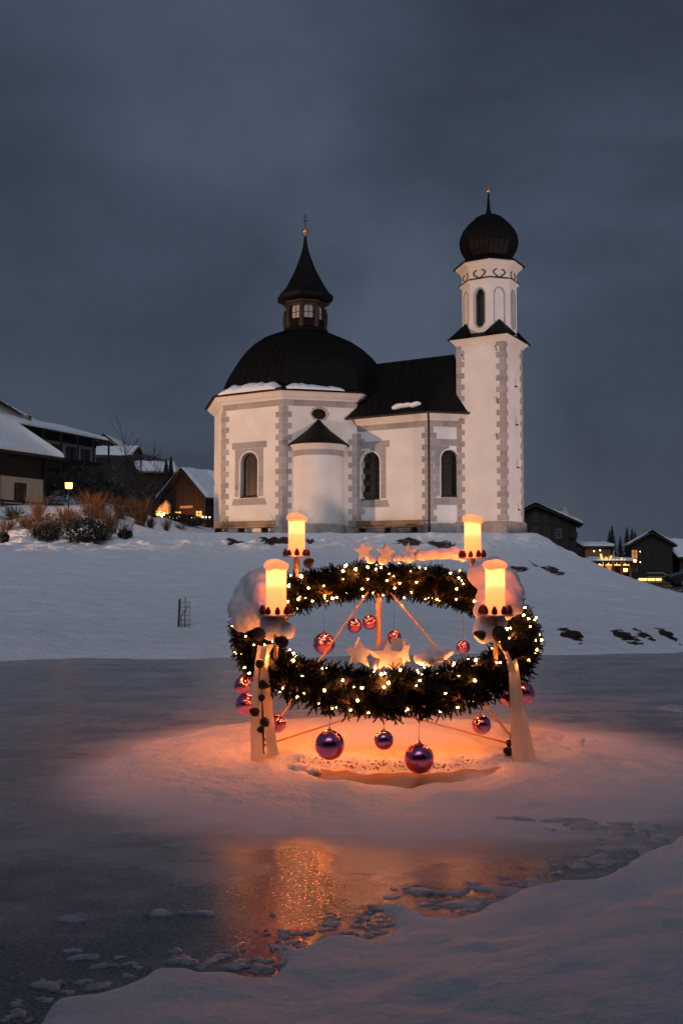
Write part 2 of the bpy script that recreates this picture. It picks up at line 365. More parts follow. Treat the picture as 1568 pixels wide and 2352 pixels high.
# ================================================================== TERRAIN
def shore(x): return 19.0 + .13 * x + .18 * np.sin(x * .9) + .10 * np.sin(x * 2.3 + 1) + .35 * fbm(x * 1.3, x * 0 + 3.3, 8, 4)
def hill(x, y):
    x = np.asarray(x, float); y = np.asarray(y, float); d = y - shore(x)
    prof = np.interp(d, [-1, 0, .5, 1.6, 6, 14, 20, 25, 28, 31, 60], [-.45, 0.03, .16, .34, .72, 1.42, 2.10, 2.72, 3.16, 3.27, 3.30])
    fall = 1 - sst(x + (45 - y) * .06, 8.7, 17.4)
    z = np.where(d > 0, np.maximum(prof * fall, .04 * np.clip(d, 0, 1)), prof)
    # mound left of the lake: garden bank and the slope up to the village
    lf = sst(-x, 8.5, 15.0)
    z = z + lf * sst(y, 46.5, 53) * 1.7 * (1 - sst(y, 60, 66) * sst(x, -17.5, -15)) + sst(-x, 13, 20) * sst(y, 58, 100) * 7.0
    z = z + sst(-x, 5, 11) * sst(y, 54, 66) * .95
    flat = sst(y, 45.5, 47.5) * (1 - sst(y, 58, 64)) * sst(x, -9.5, -7.5) * (1 - sst(x, 9.6, 11.5))
    z = z * (1 - flat) + 3.26 * flat
    z = z * (1 - sst(y, 58, 74) * sst(x, 0, 6)) + .02 * sst(y, 58, 74) * sst(x, 0, 6)
    amp = np.clip(d, 0, 1.5) / 1.5 * (1 - .8 * flat)
    lumps = .10 * fbm(x * .45, y * .45, 3, 4) + .06 * fbm(x * 2.2, y * 2.2, 5, 3)
    ridge = sst(d, 21, 26) * (1 - sst(d, 30, 33)) * .30 * fbm(x * 1.5, y * 1.5, 9, 4)
    return z + amp * (lumps + ridge)
def G(u, v, y0=17.0, y1=140.0):
    """first point of the hillside seen at pixel (u, v)"""
    d = ray(u, v); ys = np.linspace(y0, y1, 4000); t = ys / d[1]
    zz = HCAM + d[2] * t; hh = hill(d[0] * t, ys); k = np.argmax(zz <= hh)
    if k == 0: k = len(ys) - 1
    return np.array([d[0] * t[k], ys[k], hh[k]])
def hz1(x, y): return float(hill(np.array([x]), np.array([y]))[0])

xs = np.concatenate([np.arange(-90, -19, 1.2), np.arange(-19, 17, .14), np.arange(17, 90, 1.2)])
ys = np.concatenate([np.arange(15.5, 52, .14), np.arange(52, 75, .5), np.arange(75, 170, 2.0)])
X, Y = np.meshgrid(xs, ys); Z = hill(X, Y)
bare = np.full(X.shape, -.5)
def patch(u0, v0, u1, v1, s=.82):
    """bare earth showing through the snow, between two pixels on the hillside"""
    g0 = G(u0, v0); g1 = G(u1, v1); c = (g0 + g1) / 2; hx = abs(g1[0] - g0[0]) / 2 + .05; hy = max(.9, abs(g1[1] - g0[1]) / 2 + .3)
    q = np.sqrt(((X - c[0]) / hx) ** 2 + ((Y - c[1]) / hy) ** 2)
    np.maximum(bare, s - .40 * q ** 3, out=bare)
for a in [(590, 1237, 700, 1243), (700, 1240, 722, 1246), (520, 1240, 560, 1245), (905, 1240, 975, 1249), (975, 1241, 1050, 1256), (1175, 1237, 1300, 1250), (1165, 1303, 1215, 1309), (1213, 1290, 1250, 1306), (1240, 1303, 1300, 1318)]:
    patch(*a)
for a in [(1285, 1447, 1338, 1472), (1405, 1452, 1470, 1472), (1462, 1452, 1500, 1466), (1512, 1450, 1548, 1466)]: patch(*a, s=.80)
for a in [(0, 1175, 60, 1200), (60, 1180, 140, 1215), (170, 1170, 260, 1190)]: patch(*a, s=.52)
q = np.sqrt(((X + 23) / 11.0) ** 2 + ((Y - 80) / 23) ** 2); np.maximum(bare, .80 - .42 * q ** 4, out=bare)
hillside = grid_object('hillside', X, Y, Z, M['snow_hill'], {'bare': bare}); tag(hillside, kind='structure', label='snow covered slope rising from the frozen lake to the church', cat='hill')
gm = MB().add([(-900, 160, -.8), (900, 160, -.8), (900, 1500, -.8), (-900, 1500, -.8)], [(0, 1, 2, 3)])
tag(gm.build('ground', M['snow']), kind='structure', label='flat snowy ground beyond the village', cat='ground')

# frozen lake ------------------------------------------------------
lx = np.concatenate([np.linspace(-70, -8, 20), np.linspace(-7.6, 9, 120), np.linspace(9.6, 70, 20)]); ly = np.concatenate([np.linspace(-25, 2, 10), np.linspace(2.2, 24, 150)])
X, Y = np.meshgrid(lx, ly)
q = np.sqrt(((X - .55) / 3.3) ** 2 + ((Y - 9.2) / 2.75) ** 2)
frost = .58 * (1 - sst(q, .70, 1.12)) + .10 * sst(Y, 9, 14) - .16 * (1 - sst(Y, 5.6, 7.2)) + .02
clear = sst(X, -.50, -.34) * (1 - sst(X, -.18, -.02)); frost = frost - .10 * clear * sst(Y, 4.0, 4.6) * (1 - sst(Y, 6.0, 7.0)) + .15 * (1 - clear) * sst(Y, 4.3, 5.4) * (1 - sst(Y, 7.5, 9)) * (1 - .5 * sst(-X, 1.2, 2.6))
ice = grid_object('frozen_lake', X, Y, np.zeros_like(X), M['ice'], {'frost': frost}); tag(ice, kind='structure', label='grey frozen lake surface with frost', cat='lake')

# snow island round the wreath -------------------------------------
PX, PY = .52, 8.10
def pool_lo(x): return 8.12 + .80 * ((x - PX) / 1.08) ** 2 + .04 * np.sin(x * 9) + .03 * np.sin(x * 17 + 1)
def pool_hi(x): return 8.58 + .36 * ((x - PX) / 1.08) ** 2 + .04 * np.sin(x * 11 + 2) + .03 * np.sin(x * 23)
X, Y = np.meshgrid(np.arange(-3.6, 4.8, .028), np.arange(6.2, 12.9, .028))
q = np.sqrt(((X - .55) / 2.90) ** 2 + ((Y - 9.40) / 2.42) ** 2) + .16 * fbm(X * .9, Y * .9, 21, 4)
base = .060 * (1 - sst(q, .35, 1.0)) - .035 * sst(q, .93, 1.12)
base = base + .05 * fbm(X * 1.7, Y * 2.3, 31, 4) * (1 - sst(q, .7, 1.0))
near = np.exp(-((X - PX) / 1.25) ** 4) * np.exp(-(np.clip(pool_lo(X) - Y, 0, 9) / .42) ** 2) * (Y < pool_hi(X) + .1)
base = base * (1 - near) + (.034 + .012 * fbm(X * 5, Y * 5, 33, 3)) * near
inside = sst(Y, pool_hi(X) - .05, pool_hi(X) + .25) * (1 - sst(np.hypot(X - .5, Y - 10.1), 1.45, 2.0))
crumbs = inside * (.07 * np.abs(fbm(X * 5, Y * 5, 41, 3)) + .04 * np.abs(fbm(X * 14, Y * 14, 43, 2))) * (1 - .7 * sst(Y, 9.0, 9.8)) + .02 * inside
pool = np.minimum(sst(Y, pool_lo(X) - .03, pool_lo(X) + .05), 1 - sst(Y, pool_hi(X) - .14, pool_hi(X) + .05)) * (np.abs(X - PX) < 1.25)
Z = base + crumbs; Z = Z * (1 - pool) + .004 * pool
grit = np.exp(-((Y - pool_hi(X) - .10) / .16) ** 2) * np.exp(-((X - PX) / 1.15) ** 6); bare_i = np.where(grit > .02, .36 * grit, -.5)
island = grid_object('snow_island', X, Y, Z, M['snow_grit'], {'bare': bare_i}, keep=(q < 1.25)); tag(island, kind='structure', label='low round island of snow on the ice under the wreath', cat='snow')
xx = np.linspace(PX - 1.2, PX + 1.2, 60); lo = pool_lo(xx) - .10; hi = np.maximum(pool_hi(xx) + .05, lo + .02)
mb = MB(); mb.add([(a, b, .030) for a, b in zip(xx, lo)] + [(a, b, .030) for a, b in zip(xx, hi)], [(i, i + 1, 61 + i, 60 + i) for i in range(59)])
tag(mb.build('melt_pool', M['pool']), kind='structure', label='narrow brown melt water pool curving under the wreath', cat='water')

# near bank --------------------------------------------------------
edge = [(-400, 2420), (90, 2352), (128, 2295), (225, 2281), (310, 2248), (355, 2219), (428, 2224), (450, 2233), (530, 2236), (620, 2244), (660, 2214), (632, 2189), (706, 2180), (745, 2150), (790, 2149), (864, 2158), (902, 2138), (904, 2108), (870, 2083), (920, 2082), (980, 2106), (1050, 2108), (1105, 2100), (1125, 2078), (1161, 2057), (1221, 2033), (1277, 2026), (1362, 2020), (1418, 2003), (1453, 1980), (1514, 1945), (1568, 1922), (1700, 1870), (2400, 1700)]
epts = np.array([P(u, v, 1.0) for u, v in edge]); E = []
for u, v in edge:
    d = ray(u, v); t = -HCAM / d[2]; E.append((d[0] * t, d[1] * t))
E = np.array(E)
X, Y = np.meshgrid(np.arange(-4.2, 6.2, .03), np.arange(1.2, 9.2, .03))
pt = np.stack([X.ravel(), Y.ravel()], -1); dist = np.full(len(pt), 1e9)
for a, b in zip(E[:-1], E[1:]):
    ab = b - a; t = np.clip(((pt - a) @ ab) / (ab @ ab), 0, 1); dist = np.minimum(dist, np.hypot(*(pt - (a + t[:, None] * ab)).T))
dist = dist.reshape(X.shape)
poly = np.vstack([E, [(30, -5), (-30, -5)]]); ins = np.zeros(X.shape, bool); n = len(poly)
for i in range(n):
    (x1, y1), (x2, y2) = poly[i], poly[(i + 1) % n]
    cr = ((y1 > Y) != (y2 > Y)); xi = (x2 - x1) * (Y - y1) / (y2 - y1 + 1e-12) + x1; ins ^= cr & (X < xi)
sd = np.where(ins, dist, -dist) + .05 * fbm(X * 5, Y * 5, 51, 3)
def bank_h(sd_, X_, Y_):
    return np.where(sd_ > 0, .045 * (1 - np.exp(-sd_ / .05)) + .09 * sst(sd_, 0, 1.0), .7 * sd_) + sst(sd_, .05, .5) * (.11 * fbm(X_ * .8, Y_ * 1.3, 61, 4) + .02 * fbm(X_ * 4.5, Y_ * 6, 64, 3)) - .006
Z = bank_h(sd, X, Y)
nb = grid_object('near_bank', X, Y, Z, M['snow'], keep=(sd > -.12)); tag(nb, kind='structure', label='smooth snow covered bank at the water edge', cat='bank')
nb2 = MB().add([(-90, -60, .2), (90, -60, .2), (90, 1.3, .2), (-90, 1.3, .2)], [(0, 1, 2, 3)])
tag(nb2.build('bank_ground', M['snow']), kind='structure', label='snowy ground of the near shore', cat='ground')
# slush: crusts of snow frozen along the edge, far too many to count
mb = MB(); rr = np.random.default_rng(5)
def crust(x, y, sx, sy, h):
    k = len(mb.v); n = 20; ph = rr.uniform(0, 6.3); p2 = rr.uniform(0, 6.3)
    mb.v.append((x, y, h)); 
    for ring, (f_, z) in enumerate(((.55, h * .85), (.9, h * .45), (1.05, -.01))):
        for j in range(n):
            a = 2 * math.pi * j / n; w = f_ * (1 + .3 * math.sin(2 * a + ph) + .20 * math.sin(3 * a + 2 * ph) + .14 * math.sin(5 * a + p2) + .09 * math.sin(9 * a + 3 * p2)); mb.v.append((x + sx * w * math.cos(a), y + sy * w * math.sin(a), z))
    for j in range(n): mb.f.append((k, k + 1 + j, k + 1 + (j + 1) % n))
    for r_ in range(2):
        for j in range(n): a = k + 1 + r_ * n; mb.f.append((a + j, a + n + j, a + n + (j + 1) % n, a + (j + 1) % n))
def crust_px(u, v, wu, hv):
    d = ray(u, v); t = -HCAM / d[2]; x, y = d[0] * t, d[1] * t; m_ = y / FPX
    crust(x, y, wu * m_ / 2, hv * m_ * y / HCAM / 2, .012 + .004 * rr.random())
for a in [(165, 2110, 76, 12), (370, 2098, 64, 12), (465, 2098, 56, 12), (110, 2265, 60, 22), (190, 2200, 50, 14), (420, 2208, 60, 16), (660, 2186, 40, 44), (1075, 2075, 130, 20), (1040, 2052, 90, 10), (1150, 2046, 110, 26), (1230, 2030, 60, 18), (960, 2046, 90, 12), (1420, 1905, 60, 20), (1340, 1895, 110, 22), (1480, 1900, 60, 24), (1520, 1925, 50, 22), (1440, 1940, 70, 22), (1380, 1975, 70, 20), (1330, 1990, 60, 14), (1490, 1960, 70, 20), (1400, 1950, 60, 18), (275, 1915, 40, 8), (1540, 1627, 70, 14), (1290, 1885, 80, 12), (1180, 1880, 70, 10), (870, 2086, 60, 14), (540, 2222, 80, 10), (600, 2225, 70, 12), (648, 2200, 24, 46)]:
    crust_px(*a)
    for _ in range(2): crust_px(a[0] + rr.normal(0, a[2] * .6), a[1] + rr.normal(0, a[3] * .5), a[2] * rr.uniform(.15, .5), a[3] * rr.uniform(.2, .5))
for _ in range(200):
    i = rr.integers(1, len(E) - 3); t = rr.random(); p = E[i] * (1 - t) + E[i + 1] * t; o = abs(rr.normal(0, .16)) + .02
    tg = E[i + 1] - E[i]; nrm = np.array([-tg[1], tg[0]]) / (np.hypot(*tg) + 1e-9); s_ = rr.uniform(.008, .03)
    crust(p[0] + nrm[0] * o, p[1] + nrm[1] * o, s_ * 1.4, s_, .008)
tag(mb.build('slush', M['slush'], smooth=True), 'crusts of snow frozen into the ice along the bank', 'slush', kind='stuff')

# rocks of dark earth at the far shore, snow blocks by the pool
def rock(name, c, r_, sc, m, label, cat, seed, group=None, rough=.35):
    mb = MB(); mb.ball((0, 0, 0), 1, 28); v = np.array(mb.v)
    k = 1 + rough * fbm(v[:, 0] * 1.6 + v[:, 2] * 1.3 + seed, v[:, 1] * 1.6 - v[:, 2] * .9, seed, 4)
    mb.v = [tuple(q) for q in v * k[:, None] * np.array(sc) * r_ + np.array(c)]
    o = mb.build(name, m, smooth=True); return tag(o, label, cat, group)
for i, (u, v, w, h, lab) in enumerate([(1312, 1462, 56, 34, 'dark earth hump under the snow at the shore, behind the wreath edge'), (1284, 1448, 22, 12, 'small dark earth clod left of the rounded shore hump'), (1432, 1462, 70, 26, 'broad dark earth hump at the far shore'), (1478, 1459, 40, 16, 'low dark earth hump joined to the broad shore hump'), (1530, 1457, 40, 22, 'dark earth hump at the right end of the far shore')]):
    g = G(u, v); m_ = g[1] / FPX
    rock('earth_hump', (g[0], g[1] + .05, g[2] - .03), 1, (w * m_ / 2 * .85, .20, h * m_ / 2 * .85), M['earth'], lab.replace(' right', ' far'), 'earth', 70 + i, 'bare humps along the far shore', .95)
for i, (x, y, r_) in enumerate([(-.40, 8.66, .075), (-.24, 8.55, .06)]):
    rock('snow_block', (x, y, .05), r_, (1.1, .9, .75), M['snow'], ['larger broken block of snow at the end of the melt pool', 'smaller broken block of snow beside the melt pool'][i], 'snow block', 90 + i)
g = np.array(P(1333, 1714, 1.0)); d = ray(1333, 1714); t = -HCAM / d[2]
rock('snow_block', (d[0] * t, d[1] * t, .06), .04, (1, 1, .8), M['snow'], 'single small snow ball lying alone on the snow island', 'snow ball', 97)

# ================================================================== CHURCH
AD = 31.0; SD = 4.15
e1 = direc(-AD); e2 = direc(90 - AD); cd = direc(45 - AD)
V1 = P(649, 1200, 50.0)[:2]; V2 = V1 + SD * cd; V0 = V1 - SD * e1
AP0 = SD * (1 + 2 ** .5) / 2
CTR = V1 - e1 * SD / 2 + e2 * AP0
ZB = 3.0
church = empty('church', (*CTR, 3.26), 'white baroque church with octagonal domed nave and onion tower on the snowy hill', 'church')
OROT = R(-AD + 22.5)                       # rotation of octagon corners
KC = 1 / math.cos(math.pi / 8)             # apothem -> corner radius
def oct_ring(mb, c, prof): return mb.lathe(c, [(a * KC, z) for a, z in prof], 8, OROT)
def p3(p, z): return (float(p[0]), float(p[1]), float(z))
def tess(outer, holes):
    polys = [[Vector((a, b, 0)) for a, b in outer]] + [[Vector((a, b, 0)) for a, b in h] for h in holes]
    return [q for pl in polys for q in pl], tessellate_polygon(polys)
def arch_loop(tc_, w, z0, zs, n=12):
    r_ = w / 2
    return [(tc_ - r_, z0), (tc_ + r_, z0)] + [(tc_ + r_ * math.cos(math.pi * i / n), zs + r_ * math.sin(math.pi * i / n)) for i in range(n + 1)]
class Wall:
    """vertical wall: base point o, unit direction d, outward normal n, width w"""
    def __init__(s, o, d, w): s.o = np.array(o); s.d = np.array(d); s.n = np.array([s.d[1], -s.d[0]]); s.w = w
    def pt(s, t, z, out=0.0): q = s.o + s.d * t + s.n * out; return (float(q[0]), float(q[1]), float(z))
    def t(s, u, z=6.0): return solve_t(s.o, s.d, u, z, -3, 12)
    def z(s, t, v): q = s.o + s.d * t; return HZ(q, v)
    def panel(s, mb, z0, z1, holes=(), depth=.32):
        pts, tris = tess([(0, z0), (s.w, z0), (s.w, z1), (0, z1)], holes)
        mb.add([s.pt(p.x, p.y) for p in pts], [tuple(t) for t in tris])
        for h in holes:
            n = len(h); mb.add([s.pt(a, b) for a, b in h] + [s.pt(a, b, -depth) for a, b in h], [(i, (i + 1) % n, n + (i + 1) % n, n + i) for i in range(n)])
        return mb
    def slab(s, mb, loop, out0, out1):
        n = len(loop); a = [s.pt(t, z, out0) for t, z in loop]; b = [s.pt(t, z, out1) for t, z in loop]
        mb.add(a + b, [tuple(range(n)), tuple(range(2 * n - 1, n - 1, -1))] + [(i, n + i, n + (i + 1) % n, (i + 1) % n) for i in range(n)]); return mb
    def rect(s, mb, t0, t1, z0, z1, out0=.001, out1=.009): return s.slab(mb, [(t0, z0), (t1, z0), (t1, z1), (t0, z1)], out0, out1)
wl = Wall(V0, e1, SD); wd = Wall(V1, cd, SD)
Vm = V0 + SD * direc(135 - AD) ; wm = Wall(Vm, -direc(135 - AD), SD)
tN = solve_t(V2, e1, 985); Npt = V2 + e1 * tN
tT = solve_t(Npt, cd, 1049); TL = Npt + cd * tT
TA = solve_t(TL, e1, 1160); TC = TL + e1 * TA; TR = TC + e2 * TA
wn_ = Wall(V2, e1, tN); wc = Wall(Npt, cd, 2.6)

def window(wall, u0, u1, vtop, vbot, parent, lattice=True):
    t0 = wall.t(u0); t1 = wall.t(u1); tc_ = (t0 + t1) / 2; w = t1 - t0
    zt = wall.z(tc_, vtop); zb = wall.z(tc_, vbot); zs = zt - w / 2
    loop = arch_loop(tc_, w, zb, zs)
    win = empty('window', wall.pt(tc_, zb), None, None); win.parent = parent; win.location = win.location - origin_of(parent)
    # pane
    mb = MB(); lp = arch_loop(tc_, w * .96, zb + .02, zs); wall.slab(mb, lp, -.32, -.29); mb.build('pane', M['glass_dark'], win)
    # leading: thin bars
    mb = MB()
    zz = zb + .16
    while zz < zs + w * .42:
        hw = w * .48 if zz < zs else math.sqrt(max(.01, (w * .48) ** 2 - (zz - zs) ** 2)); wall.rect(mb, tc_ - hw, tc_ + hw, zz, zz + .018, -.288, -.278); zz += .29
    for f_ in (-.17, .17):
        wall.rect(mb, tc_ + f_ * w - .008, tc_ + f_ * w + .008, zb + .03, zs + w * .42, -.277, -.270)
    mb.build('leading', M['iron'], win)
    # raised white rim
    mb = MB(); a = arch_loop(tc_, w, zb, zs)[1:]; b = arch_loop(tc_, w + .14, zb, zs)[1:]
    a = a + [(tc_ - w / 2, zb)]; b = b + [(tc_ - w / 2 - .07, zb)]
    for i in range(len(a) - 1): wall.slab(mb, [a[i], b[i], b[i + 1], a[i + 1]], .001, .03)
    mb.build('rim', M['plaster'], win)
    mb = MB(); mb.add([wall.pt(tc_ - w / 2 + .002, zb + .10, -.28), wall.pt(tc_ + w / 2 - .002, zb + .10, -.28), wall.pt(tc_ + w / 2 - .002, zb - .02, .05), wall.pt(tc_ - w / 2 + .002, zb - .02, .05), wall.pt(tc_ - w / 2 + .002, zb + .04, -.28), wall.pt(tc_ + w / 2 - .002, zb + .04, -.28), wall.pt(tc_ + w / 2 - .002, zb - .06, .05), wall.pt(tc_ - w / 2 + .002, zb - .06, .05)],
                      [(0, 1, 2, 3), (7, 6, 5, 4), (3, 2, 6, 7), (0, 3, 7, 4), (1, 5, 6, 2)]); mb.build('sill', M['darkwood'], win)
    return loop, tc_, w, zb, zs, zt
def surround(wall, tc_, w, zb, zs, zt, parent, left=True, right=True):
    """painted grey blocks round a window, each a thin slab"""
    hw = w / 2 + .075; bw = .30; g = .012
    def blk(loop): mb = MB(); wall.slab(mb, loop, .001, .008); mb.build('surround_block', random.choice(GREYS), parent)
    n = 5; hgt = (zs - zb) / n
    for sgn, on in ((-1, left), (1, right)):
        if not on: continue
        for i in range(n):
            a = tc_ + sgn * hw; b = tc_ + sgn * (hw + bw); blk([(min(a, b), zb + i * hgt + g), (max(a, b), zb + i * hgt + g), (max(a, b), zb + (i + 1) * hgt), (min(a, b), zb + (i + 1) * hgt)])
        # spandrel
        arc = [(tc_ + sgn * hw * math.cos(math.pi / 2 * i / 6), zs + g + hw * math.sin(math.pi / 2 * i / 6)) for i in range(7)]
        blk([(tc_ + sgn * (hw + bw), zs + g)] + arc + [(tc_ + sgn * g / 2, zs + hw + .12), (tc_ + sgn * (hw + bw), zs + hw + .12)])
    z0 = zs + hw + .12 + g; L = hw + bw + .22
    lim0 = tc_ - (L if left else hw); lim1 = tc_ + (L if right else hw)
    k = 3; st = (lim1 - lim0) / k
    for i in range(k): blk([(lim0 + i * st + g, z0), (lim0 + (i + 1) * st, z0), (lim0 + (i + 1) * st, z0 + .36), (lim0 + i * st + g, z0 + .36)])
    for i in range(k):
        a, b = lim0 + i * st + g, lim0 + (i + 1) * st; f0 = .12 if i == 0 and left else 0; f1 = .12 if i == k - 1 and right else 0
        blk([(a, zb - .46), (b, zb - .46), (b - f1, zb - .10), (a + f0, zb - .10)])
def quoins(w0, t0, s0, w1, t1, s1, za, zb, parent, course=.315, long0=.48, short0=.27, flip=False):
    """corner blocks: slab on wall w0 going s0 from t0, slab on wall w1 going s1 from t1"""
    n = int(round((zb - za) / course)); course = (zb - za) / n
    for i in range(n):
        ln = long0 if (i % 2 == 0) ^ flip else short0; z0 = za + i * course + .010; z1 = za + (i + 1) * course; mb = MB()
        for w_, t_, s_ in ((w0, t0, s0), (w1, t1, s1)):
            if w_ is None: continue
            a, b = t_, t_ + s_ * ln
            w_.rect(mb, min(a, b), max(a, b), z0, z1, .001, .009)
        mb.build('quoin', random.choice(GREYS), parent)

ZC = 10.62                                   # underside of octagon cornice
# octagon walls
mb = MB(); loopL = window(wl, 552, 592, 1038.5, 1141, church); wl.panel(mb, ZB, ZC + .1, [loopL[0]])
tov = wd.t(733.5, 9.9); zov = wd.z(tov, 950.5); ov = [(tov + .42 * math.cos(2 * math.pi * i / 20), zov + .30 * math.sin(2 * math.pi * i / 20)) for i in range(20)]
wd.panel(mb, ZB, ZC + .1, [ov], .25)
# other sides
cor = [CTR + AP0 * KC * np.array([math.cos(OROT + k * math.pi / 4), math.sin(OROT + k * math.pi / 4)]) for k in range(8)]
for k in range(8):
    a, b = cor[k], cor[(k + 1) % 8]; mid = (a + b) / 2
    if min(np.hypot(*(mid - (V0 + V1) / 2)), np.hypot(*(mid - (V1 + V2) / 2))) < .5: continue
    mb.add([p3(a, ZB), p3(b, ZB), p3(b, ZC + .1), p3(a, ZC + .1)], [(0, 1, 2, 3)])
mb.build('octagon_wall', M['plaster'], church)
surround(wl, *loopL[1:], church)
# oval window
ow = empty('oval_window', wd.pt(tov, zov), None, None); ow.parent = church; ow.location = ow.location - origin_of(church)
mb = MB(); wd.slab(mb, [(tov + .42 * math.cos(2 * math.pi * i / 20), zov + .30 * math.sin(2 * math.pi * i / 20)) for i in range(20)], -.25, -.22); mb.build('pane', M['glass_dark'], ow)
mb = MB(); n = 32
for i in range(n):
    a0, a1 = 2 * math.pi * i / n, 2 * math.pi * (i + 1) / n; q = lambda a: 1.22 + .07 * math.cos(8 * a)
    wd.slab(mb, [(tov + .425 * math.cos(a0), zov + .305 * math.sin(a0)), (tov + .425 * q(a0) * math.cos(a0), zov + .33 * q(a0) * math.sin(a0)), (tov + .425 * q(a1) * math.cos(a1), zov + .33 * q(a1) * math.sin(a1)), (tov + .425 * math.cos(a1), zov + .305 * math.sin(a1))], .001, .012)
mb.build('scalloped_surround', M['greyblock'], ow)
# quoins on octagon corners, frieze blocks
quoins(wl, SD, -1, wd, 0, 1, 3.4, 10.26, church)
quoins(wm, SD, -1, wl, 0, 1, 3.4, 10.26, church)
quoins(wd, SD - .012, -1, wn_, .012, 1, 3.4, 8.85, church, flip=True)
def frieze(wall, t0, t1, z0, z1, n, parent):
    st = (t1 - t0) / n
    for i in range(n): mb = MB(); wall.rect(mb, t0 + i * st + .008, t0 + (i + 1) * st, z0, z1); mb.build('frieze_block', random.choice(GREYS), parent)
frieze(wl, .02, SD - .005, 10.275, 10.62, 4, church); frieze(wd, .005, SD - .02, 10.275, 10.62, 7, church)
# cornice, eave, dome
mb = oct_ring(MB(), CTR, [(AP0, ZC - .02), (AP0 + .07, ZC), (AP0 + .09, ZC + .06), (AP0 + .26, ZC + .18), (AP0 + .40, ZC + .34), (AP0 + .42, ZC + .42), (AP0 + .1, ZC + .44)]); mb.build('cornice', M['plaster'], church)
EV = ZC + .42
DC = CTR + np.array([.18, 0])
mb = oct_ring(MB(), CTR, [(AP0 + .38, EV - .015), (AP0 + .54, EV - .02), (AP0 + .56, EV + .07), (AP0 + .10, EV + .24), (AP0 - .25, EV + .30)]); mb.build('eave', M['copper'], church)
DPROF = [(4.88, EV + .18), (4.80, 11.75), (4.66, 12.2), (4.46, 12.75), (4.16, 13.3), (3.75, 13.85), (3.22, 14.4), (2.55, 14.9), (1.85, 15.25), (1.15, 15.52), (.6, 15.6)]
mb = oct_ring(MB(), DC, DPROF); dome = mb.build('dome', M['copper'], church)
for k in range(8):                                            # standing seams on the sides that can be seen
    am = OROT + (k + .5) * math.pi / 4; nrm = np.array([math.cos(am), math.sin(am)])
    if nrm @ np.array([0.1, -1.]) < -.35: continue
    tg = np.array([-nrm[1], nrm[0]])
    for j in range(-4, 5):
        pts = []
        for a, z in DPROF[:-1]:
            hw = a * math.tan(math.pi / 8); x_ = j * .46 if abs(j * .46) < hw else math.copysign(hw, j)
            f_ = j / 4.0 if a > 99 else None
            q = DC + nrm * (a + .012) + tg * (j / 4.0 * hw); pts.append((q[0], q[1], z + .01))
        mb = MB(); mb.tube(pts, .020, 4); mb.build('seam', M['copper_seam'], dome)
# snow on the eave ledge
def ledge_snow(k, f0, f1, h, seed, label):
    a, b = cor[k], cor[(k + 1) % 8]; nrm = (a + b) / 2 - CTR; nrm = nrm / np.hypot(*nrm); N_ = 34; mb = MB(); rr = np.random.default_rng(seed)
    for i in range(N_ + 1):
        f_ = i / N_; t = f0 + (f1 - f0) * f_; taper = min(1, f_ * 5, (1 - f_) * 5) ** .6; hh = h * taper * (.75 + .6 * (fbm(np.array([t * 9.]), np.array([seed * 1.]), seed, 3)[0] + .35))
        q = a * (1 - t) + b * t
        prof = [(.66 - .12 * (1 - taper), .055), (.67 - .12 * (1 - taper), .08 + hh * .35), (.50, .12 + hh * .75), (.25, .20 + hh), (-.02, .24 + hh * 1.15), (-.2, .26 + hh * .6), (-.28, .2)]
        mb.v += [tuple(map(float, (q[0] + nrm[0] * o_, q[1] + nrm[1] * o_, EV + z))) for o_, z in prof]
    for i in range(N_):
        for j in range(6): a_ = i * 7 + j; mb.f.append((a_, a_ + 7, a_ + 8, a_ + 1))
    o = mb.build('roof_snow', M['snow'], smooth=True); tag(o, label, 'snow', 'snow left lying on the church roof')
def side_index(w_):
    m = w_.o + w_.d * w_.w / 2
    return min(range(8), key=lambda k: np.hypot(*((cor[k] + cor[(k + 1) % 8]) / 2 - m)))
kl, kd = side_index(wl), side_index(wd)
ledge_snow(kl, .02, .97, .36, 3, 'thick drift of snow on the eave of the dome above the arched window')
ledge_snow(kd, .02, .80, .20, 4, 'thin drift of snow on the eave of the dome above the round apse')
